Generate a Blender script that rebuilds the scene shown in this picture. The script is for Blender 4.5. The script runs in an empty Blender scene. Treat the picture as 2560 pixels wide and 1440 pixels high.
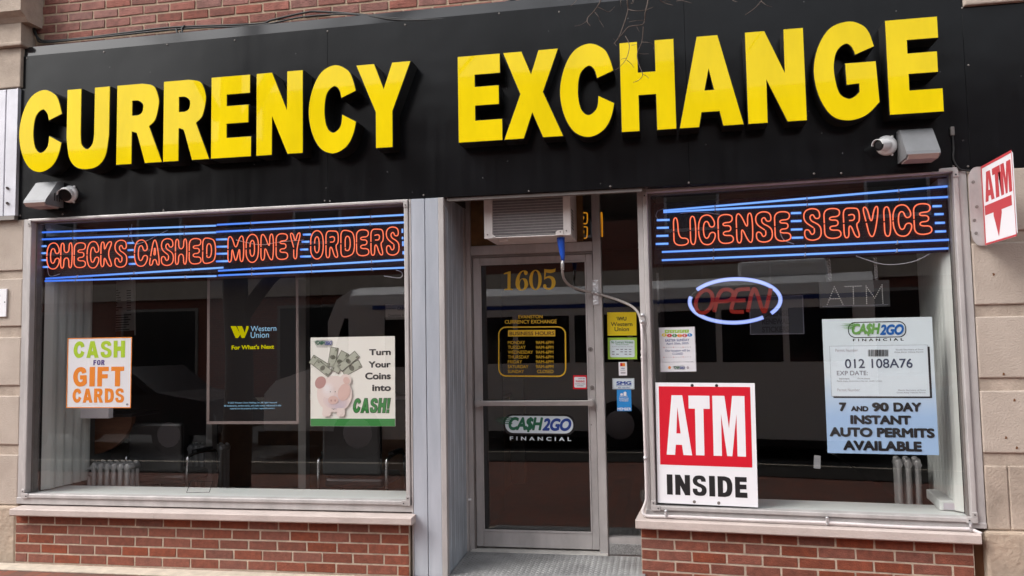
import bpy, bmesh, math, random
from mathutils import Vector, Matrix
random.seed(7)
sc = bpy.context.scene
COL = sc.collection
# ---------------------------------------------------------------- camera, sky, sun, exposure
FPX, YAW, PIT, ROL = 2025.6, math.radians(-10.5368), math.radians(3.9284), math.radians(-1.02195)
CAM = Vector((0, -5.5, 1.6005))
_fw = Vector((math.sin(YAW)*math.cos(PIT), math.cos(YAW)*math.cos(PIT), math.sin(PIT)))
_r = Vector((math.cos(YAW), -math.sin(YAW), 0)); _u = _r.cross(_fw)
RX = _r*math.cos(ROL)+_u*math.sin(ROL); UX = -_r*math.sin(ROL)+_u*math.cos(ROL)
cd = bpy.data.cameras.new('camera'); cam = bpy.data.objects.new('camera', cd); COL.objects.link(cam)
cd.sensor_width = 36; cd.lens = FPX/2560*36; cd.clip_end = 800; cd.clip_start = .05
M3 = Matrix((RX, UX, -_fw)).transposed()
cam.matrix_world = Matrix.Translation(CAM) @ M3.to_4x4()
sc.camera = cam
sc.view_settings.view_transform = 'Standard'; sc.view_settings.look = 'None'
sc.view_settings.exposure = 0.9; sc.view_settings.gamma = 1
SUN_EL, SUN_AZ = math.radians(45), math.radians(236)     # azimuth clockwise from +y
w = bpy.data.worlds.new('World'); sc.world = w; w.use_nodes = True
wn = w.node_tree.nodes; wl = w.node_tree.links
sky = wn.new('ShaderNodeTexSky'); sky.sky_type = 'NISHITA'; sky.sun_disc = False
sky.sun_elevation = SUN_EL; sky.sun_rotation = SUN_AZ; sky.dust_density = 4; sky.air_density = 1.3
hs = wn.new('ShaderNodeHueSaturation'); hs.inputs['Saturation'].default_value = .22
wl.new(sky.outputs[0], hs.inputs['Color']); wl.new(hs.outputs[0], wn['Background'].inputs[0])
wn['Background'].inputs[1].default_value = .15
sl = bpy.data.lights.new('sun', 'SUN'); so = bpy.data.objects.new('sun', sl); COL.objects.link(so)
sl.energy = 1.0; sl.angle = math.radians(24); sl.color = (1, .96, .92)
sd = Vector((math.sin(SUN_AZ)*math.cos(SUN_EL), math.cos(SUN_AZ)*math.cos(SUN_EL), math.sin(SUN_EL)))
so.rotation_euler = sd.to_track_quat('Z', 'Y').to_euler()

# ---------------------------------------------------------------- places: a point of the photograph on a known plane
ID = Matrix.Identity(4)
BAY = Matrix.Translation((1.93, 0, 0)) @ Matrix.Rotation(-math.atan(.1), 4, 'Z')   # the right window bay is turned in plan
def ray(px, py): return RX*((px-1280)/FPX) - UX*((py-720)/FPX) + _fw
def P(px, py, y=0, F=ID):
    """point on the plane y=const of frame F, in F's coordinates"""
    F = F or ID; Fi = F.inverted(); o = Fi @ CAM; d = Fi.to_3x3() @ ray(px, py)
    return o + d*((y-o.y)/d.y)
def X(px, py, y=0, F=ID): return P(px, py, y, F).x
def Z(px, py, y=0, F=ID): return P(px, py, y, F).z
def G(px, py, z=0):
    d = ray(px, py); return CAM + d*((z-CAM.z)/d.z)

# ---------------------------------------------------------------- materials
def mat(name, col, rough=.5, metal=0, var=0, scale=8, bump=0, bscale=60, spec=.5, col2=None, stretch=None, island=0, coat=0):
    m = bpy.data.materials.new(name); m.use_nodes = True
    n, l = m.node_tree.nodes, m.node_tree.links; b = n['Principled BSDF']
    b.inputs['Roughness'].default_value = rough; b.inputs['Metallic'].default_value = metal
    b.inputs['Specular IOR Level'].default_value = spec
    b.inputs['Coat Weight'].default_value = coat
    b.inputs['Base Color'].default_value = (*col, 1)
    tc = n.new('ShaderNodeTexCoord'); mp = n.new('ShaderNodeMapping'); l.new(tc.outputs['Object'], mp.inputs[0])
    if stretch: mp.inputs['Scale'].default_value = stretch
    if var or col2:
        t = n.new('ShaderNodeTexNoise'); t.inputs['Scale'].default_value = scale; t.inputs['Detail'].default_value = 6
        t.inputs['Roughness'].default_value = .65
        l.new(mp.outputs[0], t.inputs[0])
        r = n.new('ShaderNodeValToRGB'); l.new(t.outputs[0], r.inputs[0])
        r.color_ramp.elements[0].position = .32; r.color_ramp.elements[1].position = .68
        c2 = col2 or tuple(c*(1-var) for c in col)
        c1 = col if col2 else tuple(min(1, c*(1+var*.6)) for c in col)
        r.color_ramp.elements[0].color = (*c2, 1); r.color_ramp.elements[1].color = (*c1, 1)
        out = r.outputs[0]
        if island:
            g = n.new('ShaderNodeNewGeometry'); mx = n.new('ShaderNodeHueSaturation'); l.new(out, mx.inputs['Color'])
            mr = n.new('ShaderNodeMapRange'); l.new(g.outputs['Random Per Island'], mr.inputs[0])
            mr.inputs[3].default_value = 1-island; mr.inputs[4].default_value = 1+island*.55
            l.new(mr.outputs[0], mx.inputs['Value'])
            mm = n.new('ShaderNodeMath'); mm.operation = 'MULTIPLY'; mm.inputs[1].default_value = 7.31; l.new(g.outputs['Random Per Island'], mm.inputs[0])
            fr = n.new('ShaderNodeMath'); fr.operation = 'FRACT'; l.new(mm.outputs[0], fr.inputs[0])
            m2 = n.new('ShaderNodeMapRange'); l.new(fr.outputs[0], m2.inputs[0]); m2.inputs[3].default_value = 1-island*.9; m2.inputs[4].default_value = 1.05
            l.new(m2.outputs[0], mx.inputs['Saturation']); out = mx.outputs[0]
        l.new(out, b.inputs['Base Color'])
    if bump:
        t2 = n.new('ShaderNodeTexNoise'); t2.inputs['Scale'].default_value = bscale; t2.inputs['Detail'].default_value = 5
        l.new(mp.outputs[0], t2.inputs[0]); bp = n.new('ShaderNodeBump'); bp.inputs['Strength'].default_value = bump
        bp.inputs['Distance'].default_value = .01; l.new(t2.outputs[0], bp.inputs['Height']); l.new(bp.outputs[0], b.inputs['Normal'])
    return m
def neon(name, core, edge, k):
    m = bpy.data.materials.new(name); m.use_nodes = True; n, l = m.node_tree.nodes, m.node_tree.links
    n.remove(n['Principled BSDF']); e = n.new('ShaderNodeEmission'); lw = n.new('ShaderNodeLayerWeight'); lw.inputs[0].default_value = .45
    mx = n.new('ShaderNodeMix'); mx.data_type = 'RGBA'; l.new(lw.outputs['Facing'], mx.inputs[0])
    mx.inputs[6].default_value = (*core, 1); mx.inputs[7].default_value = (*edge, 1)
    l.new(mx.outputs[2], e.inputs[0]); e.inputs[1].default_value = k; l.new(e.outputs[0], n['Material Output'].inputs[0]); return m
def glass(name, tint=(1, 1, 1), f0=.115):
    m = bpy.data.materials.new(name); m.use_nodes = True; n, l = m.node_tree.nodes, m.node_tree.links
    n.remove(n['Principled BSDF']); t = n.new('ShaderNodeBsdfTransparent'); t.inputs[0].default_value = (*tint, 1)
    g = n.new('ShaderNodeBsdfGlossy'); g.inputs['Roughness'].default_value = 0
    ge = n.new('ShaderNodeNewGeometry'); dt = n.new('ShaderNodeVectorMath'); dt.operation = 'DOT_PRODUCT'; l.new(ge.outputs['Normal'], dt.inputs[0]); l.new(ge.outputs['Incoming'], dt.inputs[1])
    def M(op, a, b=None):
        k = n.new('ShaderNodeMath'); k.operation = op; k.use_clamp = op != 'ABSOLUTE'
        for i, v in enumerate((a, b)):
            if v is None: continue
            if isinstance(v, (int, float)): k.inputs[i].default_value = v
            else: l.new(v, k.inputs[i])
        return k.outputs[0]
    f = M('ADD', M('MULTIPLY', M('POWER', M('SUBTRACT', 1, M('ABSOLUTE', dt.outputs['Value'])), 5), 1-f0), f0)
    mx = n.new('ShaderNodeMixShader'); l.new(f, mx.inputs[0]); l.new(t.outputs[0], mx.inputs[1]); l.new(g.outputs[0], mx.inputs[2])
    l.new(mx.outputs[0], n['Material Output'].inputs[0]); return m
ALU = mat('aluminium', (.47, .445, .44), .5, .2, .2, 7, .08, 90, stretch=(1, 1, .35))
ALUD = mat('aluminium_dark', (.22, .2, .19), .5, .35, .2, 6)
PIL = mat('pale_metal_cladding', (.47, .495, .555), .5, .1, 0, 6, .25, 16, col2=(.34, .37, .425), stretch=(1, 1, .16))
PILS = mat('pale_blue_panel', (.40, .44, .49), .5, .1, .24, 9, stretch=(1, 1, .3))
STONE = mat('limestone', (.51, .435, .375), .9, 0, 0, 2.2, .4, 90, col2=(.39, .325, .275))
STONEG = mat('limestone_weathered', (.50, .41, .34), .9, 0, 0, 4, .4, 70, col2=(.30, .245, .20))
ROUGH = mat('rough_cast_stone', (.50, .39, .30), .95, 0, 0, 3.2, 1.0, 26, col2=(.30, .25, .20))
SILL = mat('pale_stone_sill', (.50, .425, .395), .8, 0, .12, 6, .25, 60)
BRICK = mat('red_brick', (.215, .055, .028), .85, 0, .3, 24, .6, 110, island=.17)
BRICKU = mat('weathered_brick', (.27, .095, .070), .9, 0, .35, 18, .7, 90, island=.26)
MORT = mat('mortar', (.47, .38, .30), .95, 0, .3, 14, .4, 150)
MORTU = mat('mortar_upper', (.42, .32, .23), .95, 0, .2, 30, .4, 150)
BLACKP = mat('black_sign_sheet', (.0045, .005, .0062), .24, 0, .3, 3, .02, 180, spec=.26)
def specks(m):
    n, l = m.node_tree.nodes, m.node_tree.links; b = n['Principled BSDF']; src = b.inputs['Base Color'].links[0].from_socket
    tc = n.new('ShaderNodeTexCoord'); v = n.new('ShaderNodeTexVoronoi'); v.inputs['Scale'].default_value = 9; l.new(tc.outputs['Object'], v.inputs[0])
    r = n.new('ShaderNodeValToRGB'); l.new(v.outputs['Distance'], r.inputs[0]); r.color_ramp.elements[0].position = .02; r.color_ramp.elements[1].position = .045
    r.color_ramp.elements[0].color = (1, 1, 1, 1); r.color_ramp.elements[1].color = (0, 0, 0, 1)
    mx = n.new('ShaderNodeMix'); mx.data_type = 'RGBA'; l.new(r.outputs[0], mx.inputs[0]); l.new(src, mx.inputs[6]); mx.inputs[7].default_value = (.12, .12, .12, 1); l.new(mx.outputs[2], b.inputs['Base Color'])
    # buckled sheet and rain streaks
    mp = n.new('ShaderNodeMapping'); mp.inputs['Scale'].default_value = (7, 1, .35); l.new(tc.outputs['Object'], mp.inputs[0])
    t = n.new('ShaderNodeTexNoise'); t.inputs['Scale'].default_value = 2.2; t.inputs['Detail'].default_value = 5; l.new(mp.outputs[0], t.inputs[0])
    mr = n.new('ShaderNodeMapRange'); l.new(t.outputs[0], mr.inputs[0]); mr.inputs[1].default_value = .3; mr.inputs[2].default_value = .75; mr.inputs[3].default_value = .20; mr.inputs[4].default_value = .27; l.new(mr.outputs[0], b.inputs['Roughness'])
    t2 = n.new('ShaderNodeTexNoise'); t2.inputs['Scale'].default_value = 1.6; l.new(tc.outputs['Object'], t2.inputs[0])
    bp = n.new('ShaderNodeBump'); bp.inputs['Strength'].default_value = .5; bp.inputs['Distance'].default_value = .02; l.new(t2.outputs[0], bp.inputs['Height']); l.new(bp.outputs[0], b.inputs['Normal'])
specks(BLACKP)
BLACKR = mat('black_letter_return', (.006, .006, .006), .5, 0)
FLASH = mat('black_polished_flashing', (.02, .021, .024), .12, 0, spec=.7)
YEL = mat('yellow_acrylic', (.84, .64, .006), .03, 0, .09, 4, spec=.22, stretch=(1, 1, .3))
GLASS = glass('window_glass'); GLASSD = glass('door_glass', (.75, .75, .75))
BLUE = neon('blue_neon', (.26, .52, 1), (.02, .14, .9), .62)
RED = neon('red_neon', (1, .24, .12), (.85, .012, .004), .72)
WHITEN = neon('pale_blue_neon', (.50, .62, 1), (.10, .17, .95), .58)
AMBER = neon('amber_neon', (1, .42, .02), (.75, .16, .0), .36)
def flat(name, c, r=.45): return mat(name, c, r)
BLACKB = mat('black_acrylic_board', (.008, .008, .014), .25)
WHITE = flat('white_print', (.80, .80, .84)); INK = flat('black_ink', (.012, .012, .014)); REDP = flat('red_print', (.60, .004, .02))
ORANGE = flat('orange_print', (.83, .25, .015)); LIME = flat('lime_print', (.42, .62, .02)); GREENP = flat('green_print', (.04, .24, .055)); DGREEN = flat('dark_green_print', (.01, .13, .065))
NAVY = flat('blue_print', (.01, .05, .30)); GREY = flat('grey_print', (.2, .2, .24)); LGREY = flat('light_grey_print', (.45, .42, .46)); CREAM = flat('cream_paper', (.82, .81, .75))
YELP = flat('yellow_print', (.80, .60, .005)); AMBERP = flat('gold_vinyl', (.72, .44, .02)); BLUEP = flat('sky_blue_print', (.02, .24, .62)); PINK = flat('pink_print', (.68, .48, .43)); PINKD = flat('dark_pink_print', (.48, .27, .25))
PINKW = flat('pale_pink_print', (.76, .65, .61)); LIMEP = flat('lime_sticker', (.35, .58, .06)); BILL = flat('bill_print', (.42, .44, .36)); BILLD = flat('bill_dark_print', (.13, .13, .10)); VIOLET = flat('violet_ink', (.08, .05, .25))
PBLUE = flat('pale_blue_paper', (.36, .56, .86)); PWHITE = flat('pale_blue_white_paper', (.66, .75, .80)); BINK = flat('slate_blue_ink', (.16, .20, .38))
WMETAL = mat('white_painted_metal', (.80, .77, .75), .5, 0, .1, 8); GRILLE = mat('grey_fins', (.30, .28, .29), .5, .3, .15, 30)
FLOODG = mat('grey_lamp_housing', (.20, .205, .215), .5, .2, .1, 10); LENS = mat('lamp_lens', (.50, .40, .37), .2)
WPLAS = mat('white_plastic', (.85, .85, .86), .35); DLENS = mat('dark_lens', (.008, .008, .01), .3, spec=.3)
TAPEB = mat('blue_tape', (.01, .10, .62), .4, 0, .1, 30); HOSE = mat('grey_hose', (.36, .33, .31), .6); FOIL = mat('foil_tape', (.7, .7, .72), .3, .8, .3, 60, .9, 60); PVC = mat('white_conduit', (.62, .57, .57), .45, 0, .08, 9)
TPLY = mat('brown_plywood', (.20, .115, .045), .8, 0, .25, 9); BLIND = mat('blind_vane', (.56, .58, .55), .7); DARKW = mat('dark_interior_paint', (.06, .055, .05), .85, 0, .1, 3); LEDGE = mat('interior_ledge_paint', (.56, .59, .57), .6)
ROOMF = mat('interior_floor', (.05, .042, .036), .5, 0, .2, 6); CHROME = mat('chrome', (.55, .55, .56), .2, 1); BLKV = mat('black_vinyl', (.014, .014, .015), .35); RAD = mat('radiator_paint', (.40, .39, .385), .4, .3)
CABLE = mat('black_cable', (.015, .015, .016), .6); TWIG = mat('bark_twig', (.10, .075, .065), .9); BARK = mat('bark', (.06, .05, .042), .95, 0, .3, 14, 1, 30)
TREAD = mat('steel_tread', (.27, .27, .27), .55, .15, .35, 4, .1, 60); CONC = mat('pale_concrete', (.56, .49, .40), .95, 0, .2, 12, .4, 90)
ASPH = mat('asphalt', (.045, .045, .047), .9, 0, .2, 20, .4, 200); RUST = mat('rust', (.12, .05, .02), .9)

# ---------------------------------------------------------------- building tools
class MB:
    def __init__(s): s.b = bmesh.new()
    def box(s, x0, x1, y0, y1, z0, z1, bev=0, jit=0):
        t = bmesh.new(); v = [t.verts.new((x, y, z)) for x in (x0, x1) for y in (y0, y1) for z in (z0, z1)]
        for f in ((0, 1, 3, 2), (4, 6, 7, 5), (0, 4, 5, 1), (2, 3, 7, 6), (0, 2, 6, 4), (1, 5, 7, 3)): t.faces.new([v[i] for i in f])
        if jit:
            for q in v: q.co += Vector((random.uniform(-jit, jit), random.uniform(-jit, jit)*.5, random.uniform(-jit, jit)))
        bmesh.ops.recalc_face_normals(t, faces=t.faces)
        if bev: bmesh.ops.bevel(t, geom=list(t.edges)+list(t.verts), offset=bev, segments=1 if bev < .004 else 2, affect='EDGES', profile=.5)
        s.add(t); return s
    def add(s, t, M=None):
        me = bpy.data.meshes.new('tmp'); t.to_mesh(me); t.free(); s.mesh(me, M)
    def mesh(s, me, M=None):
        if M: me.transform(M)
        s.b.from_mesh(me); bpy.data.meshes.remove(me)
    def quad(s, *pts):
        s.b.faces.new([s.b.verts.new(p) for p in pts]); return s
    def tube(s, pts, r, n=8, closed=False, r1=None, caps=True):
        pts = [Vector(p) for p in pts]; N = len(pts); rings = []
        up = None
        for i, p in enumerate(pts):
            if closed: d = pts[(i+1) % N]-pts[i-1]
            else: d = pts[min(i+1, N-1)]-pts[max(i-1, 0)]
            d.normalize()
            if up is None: up = Vector((0, 1, 0)) if abs(d.y) < .9 else Vector((0, 0, 1))
            a = d.cross(up)
            if a.length < 1e-4: a = d.orthogonal()
            a.normalize(); b = a.cross(d).normalized(); up = b
            rr = r if r1 is None else r+(r1-r)*i/(N-1)
            rings.append([s.b.verts.new(p+(a*math.cos(2*math.pi*k/n)+b*math.sin(2*math.pi*k/n))*rr) for k in range(n)])
        for i in range(N if closed else N-1):
            A, B = rings[i], rings[(i+1) % N]
            for k in range(n): 
                f = s.b.faces.new((A[k], A[(k+1) % n], B[(k+1) % n], B[k])); f.smooth = True
        if not closed and caps: s.b.faces.new(rings[0][::-1]); s.b.faces.new(rings[-1])
        return s
    def cyl(s, a, b, r, n=16, r1=None):
        return s.tube([a, b], r, n, r1=r1)
    def lathe(s, prof, M, n=20):
        t = bmesh.new(); rings = []
        for (r, h) in prof: rings.append([t.verts.new((r*math.cos(2*math.pi*k/n), r*math.sin(2*math.pi*k/n), h)) for k in range(n)])
        for A, B in zip(rings, rings[1:]):
            for k in range(n):
                f = t.faces.new((A[k], A[(k+1) % n], B[(k+1) % n], B[k])); f.smooth = True
        t.faces.new(rings[0][::-1]); t.faces.new(rings[-1]); s.add(t, M); return s
    def prism(s, pts, axis, a, b):
        """pts: outline; axis 'x' pts=(y,z), 'y' pts=(x,z), 'z' pts=(x,y); extruded a..b"""
        mk = {'x': lambda p, q: (q, p[0], p[1]), 'y': lambda p, q: (p[0], q, p[1]), 'z': lambda p, q: (p[0], p[1], q)}[axis]
        t = bmesh.new(); A = [t.verts.new(mk(p, a)) for p in pts]; B = [t.verts.new(mk(p, b)) for p in pts]; n = len(pts)
        for i in range(n): t.faces.new((A[i], A[(i+1) % n], B[(i+1) % n], B[i]))
        t.faces.new(A[::-1]); t.faces.new(B); bmesh.ops.recalc_face_normals(t, faces=t.faces); s.add(t); return s
    def build_each(s, name, m, parent):
        """every loose piece becomes a part of its own"""
        left = set(s.b.verts)
        while left:
            st = [left.pop()]; isl = {st[0]}
            while st:
                for e in st.pop().link_edges:
                    for v in e.verts:
                        if v in left: left.discard(v); isl.add(v); st.append(v)
            t = bmesh.new(); mp = {v: t.verts.new(v.co) for v in isl}; fs = {f for v in isl for f in v.link_faces}
            for f in fs: t.faces.new([mp[v] for v in f.verts]).smooth = f.smooth
            me = bpy.data.meshes.new(name); t.to_mesh(me); t.free(); link(name, me, m, parent)
        s.b.free()
    def build(s, name, m, parent=None, F=None, smooth=False):
        me = bpy.data.meshes.new(name); s.b.to_mesh(me); s.b.free()
        if smooth:
            for p in me.polygons: p.use_smooth = True
        return link(name, me, m, parent, F)
def link(name, me, m, parent=None, F=None):
    if m and not me.materials: me.materials.append(m)
    o = bpy.data.objects.new(name, me); COL.objects.link(o)
    if parent: o.parent = parent
    elif F: o.matrix_world = F
    return o
def tag(o, label=None, cat=None, group=None, kind=None):
    if label: o['label'] = label
    if cat: o['category'] = cat
    if group: o['group'] = group
    if kind: o['kind'] = kind
    return o
def thing(name, label, cat, F=None, group=None):
    o = bpy.data.objects.new(name, None); COL.objects.link(o); o.empty_display_size = .1
    if F: o.matrix_world = F
    return tag(o, label, cat, group)
def copy_tree(o, label, F=None):
    c = o.copy(); COL.objects.link(c); c['label'] = label
    if F: c.matrix_world = F
    def rec(a, b):
        for ch in list(a.children):
            d = ch.copy(); COL.objects.link(d); d.parent = b; rec(ch, d)
    rec(o, c); return c
def spline(ct, n=7):
    """contour of (x,z) smooth or (x,z,1) corner points -> polyline"""
    N = len(ct); out = []
    for i in range(N):
        p1, p2 = ct[i], ct[(i+1) % N]; out.append(p1[:2])
        if len(p1) > 2 and len(p2) > 2: continue
        p0 = ct[i-1] if len(p1) == 2 else p1; p3 = ct[(i+2) % N] if len(p2) == 2 else p2
        for k in range(1, n):
            t = k/n; out.append(tuple(.5*(2*p1[j]+(p2[j]-p0[j])*t+(2*p0[j]-5*p1[j]+4*p2[j]-p3[j])*t*t+(3*p1[j]-p0[j]-3*p2[j]+p3[j])*t**3) for j in (0, 1)))
    return out
def shape(contours, y0, y1, n=7):
    """flat shape with holes in x,z between y0 and y1 -> mesh data"""
    c = bpy.data.curves.new('tmp', 'CURVE'); c.dimensions = '2D'; c.fill_mode = 'BOTH'; c.extrude = max(1e-6, abs(y1-y0)/2)
    for ct in contours:
        sp = c.splines.new('POLY'); pts = spline(ct, n) if any(len(p) > 2 for p in ct) or n < 0 else ct
        sp.points.add(len(pts)-1)
        for q, p in zip(sp.points, pts): q.co = (p[0], p[1], 0, 1)
        sp.use_cyclic_u = True
    o = bpy.data.objects.new('tmp', c); me = bpy.data.meshes.new_from_object(o); bpy.data.objects.remove(o); bpy.data.curves.remove(c)
    mid = (y0+y1)/2
    for v in me.vertices: x, yy, zz = v.co; v.co = (x, mid-zz, yy)
    return me
def inset(ct, d):
    """move a polyline inward by d (outline counter-clockwise or clockwise)"""
    N = len(ct); area = sum(ct[i-1][0]*ct[i][1]-ct[i][0]*ct[i-1][1] for i in range(N)); sgn = 1 if area > 0 else -1; out = []
    for i in range(N):
        a, b, c = Vector(ct[i-1]), Vector(ct[i]), Vector(ct[(i+1) % N])
        e1, e2 = (b-a), (c-b)
        if e1.length < 1e-9 or e2.length < 1e-9: out.append(tuple(b)); continue
        e1.normalize(); e2.normalize(); n1, n2 = Vector((-e1.y, e1.x)), Vector((-e2.y, e2.x)); m = n1+n2
        if m.length < 1e-6: out.append(tuple(b)); continue
        m.normalize(); out.append(tuple(b+m*sgn*d/max(.5, m.dot(n1))))
    return out
_tc = {}
def text_mesh(s, bold=0, shear=0, space=1):
    """flat wording; bold sets it in a heavier weight by thickening every stroke by that share of the letter size"""
    c = bpy.data.curves.new('tmp', 'FONT'); c.body = s; c.size = 1; c.shear = shear; c.space_character = space
    o = bpy.data.objects.new('tmp', c); me = bpy.data.meshes.new_from_object(o); bpy.data.objects.remove(o); bpy.data.curves.remove(c)
    if not bold: return me
    b = bmesh.new(); N = 12 if bold > .02 else 6
    for k in range(N+1):
        m2 = me.copy(); r = bold if k < N else 0; a = 2*math.pi*k/N
        m2.transform(Matrix.Translation((r*math.cos(a), r*math.sin(a), (k-N/2)/N))); b.from_mesh(m2); bpy.data.meshes.remove(m2)
    b.to_mesh(me); b.free(); return me
def fit(me, x0, x1, z0, z1, y, th=.0003):
    xs = [v.co.x for v in me.vertices]; ys = [v.co.y for v in me.vertices]; zs = [abs(v.co.z) for v in me.vertices]
    a, b, c, d = min(xs), max(xs), min(ys), max(ys); zm = max(zs) or 1
    for p in me.polygons: p.use_smooth = False
    for v in me.vertices: v.co = (x0+(v.co.x-a)/(b-a)*(x1-x0), y-v.co.z/zm*th, z0+(v.co.y-c)/(d-c)*(z1-z0))
    return me
def rrect(x0, x1, z0, z1, r, n=6):
    out = []
    for cx, cz, a in ((x1-r, z1-r, 0), (x0+r, z1-r, 90), (x0+r, z0+r, 180), (x1-r, z0+r, 270)):
        for k in range(n+1): t = math.radians(a+90*k/n); out.append((cx+r*math.cos(t), cz+r*math.sin(t)))
    return out
def oval(cx, cz, rx, rz, n=24, rot=0):
    c, s = math.cos(rot), math.sin(rot); out = []
    for k in range(n):
        a = 2*math.pi*k/n; u, v = rx*math.cos(a), rz*math.sin(a); out.append((cx+u*c-v*s, cz+u*s+v*c))
    return out
class Flat:
    """a flat printed thing: its four photo corners (TL TR BR BL) on a plane give its size, place and tilt"""
    def __init__(s, name, label, cat, q, y, F=ID, th=.004, m=None, group=None):
        p = [P(*c, y, F) for c in q]; s.F = F; s.y = y; c = sum(p, Vector())/4
        s.w = ((p[1]-p[0]).length+(p[2]-p[3]).length)/2; s.h = ((p[3]-p[0]).length+(p[2]-p[1]).length)/2
        dx = (p[1]-p[0])+(p[2]-p[3]); s.a = math.atan2(dx.z, dx.x); s.th = th
        dz = (p[0]-p[3])+(p[1]-p[2]); s.a = (s.a+math.atan2(-dz.x, dz.z))/2
        s.L = Matrix.Translation(c) @ Matrix.Rotation(-s.a, 4, 'Y'); s.Li = s.L.inverted()
        if m: s.o = MB().box(-s.w/2, s.w/2, -th, 0, -s.h/2, s.h/2).build(name, m, None, F @ s.L); tag(s.o, label, cat, group)
        else: s.o = thing(name, label, cat, F @ s.L, group); s.th = 0
        s.parts = {}
    def uv(s, px, py):
        v = s.Li @ P(px, py, s.y, s.F); return v.x, v.z
    def lay(s, k): return -s.th-.0009*(k+1)
    def part(s, name, m, label=None):
        k = (name, m.name)
        if k not in s.parts: s.parts[k] = (MB(), name, m, label)
        return s.parts[k][0]
    def box4(s, x0, y0, x1, y1):
        cx, cy = (x0+x1)/2, (y0+y1)/2; return s.uv(x0, cy)[0], s.uv(x1, cy)[0], s.uv(cx, y1)[1], s.uv(cx, y0)[1]
    def text(s, t, x0, y0, x1, y1, m, name='lettering', bold=0, shear=0, space=1, k=0, th=.0003):
        s.part(name, m).mesh(fit(text_mesh(t, bold, shear, space), *s.box4(x0, y0, x1, y1), s.lay(k), th)); return s
    def poly(s, cts, m, name='printing', k=0, px=True, n=7):
        if px: cts = [[s.uv(p[0], p[1])+tuple(p[2:]) for p in ct] for ct in cts]
        s.part(name, m).mesh(shape(cts, s.lay(k)-.0002, s.lay(k)+.0002, n)); return s
    def rect(s, x0, y0, x1, y1, m, name='printing', k=0, r=0, ring=0):
        a = s.box4(x0, y0, x1, y1); cts = [rrect(*a, r) if r else [(a[0], a[2]), (a[1], a[2]), (a[1], a[3]), (a[0], a[3])]]
        if ring:
            b = (a[0]+ring, a[1]-ring, a[2]+ring, a[3]-ring); cts.append(rrect(*b, max(.001, r-ring)) if r else [(b[0], b[2]), (b[1], b[2]), (b[1], b[3]), (b[0], b[3])])
        return s.poly(cts, m, name, k, px=False)
    def glyph(s, cts, x0, y0, x1, y1, m, name='lettering', k=0):
        a = s.box4(x0, y0, x1, y1); return s.poly([[(a[0]+p[0]*(a[1]-a[0]), a[2]+p[1]*(a[3]-a[2]))+tuple(p[2:]) for p in ct] for ct in cts], m, name, k, px=False)
    def word(s, t, x0, y0, x1, y1, m, name='lettering', k=0, shear=0, gap=.12, grow=0):
        wd = dict(C=.88, A=.98, S=.86, H=.9, G=.92, I=.36, F=.74, T=.84, R=.92, D=.9, N=.94, E=.74, O=.92); wd['!'] = .34
        tot = sum(wd[q] for q in t)+gap*(len(t)-1)+shear; a = s.box4(x0, y0, x1, y1); sx = (a[1]-a[0])/tot; u = 0; cts = []
        for q in t:
            for ct in GL[q]:
                pl_ = spline(ct) if any(len(p) == 2 for p in ct) else [p[:2] for p in ct]
                pl_ = [(a[0]+(u+p[0]*wd[q]+p[1]*shear)*sx, a[2]+p[1]*(a[3]-a[2])) for p in pl_]
                cts.append((pl_, ct is GL[q][0] or q == '!'))
            u += wd[q]+gap
        return s.poly([inset(p, -grow if o_ else grow) if grow else p for p, o_ in cts], m, name, k, px=False)
    def done(s):
        for b, name, m, lab in s.parts.values():
            o = b.build(name, m, s.o)
            if lab: o['label'] = lab
        return s.o

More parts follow.
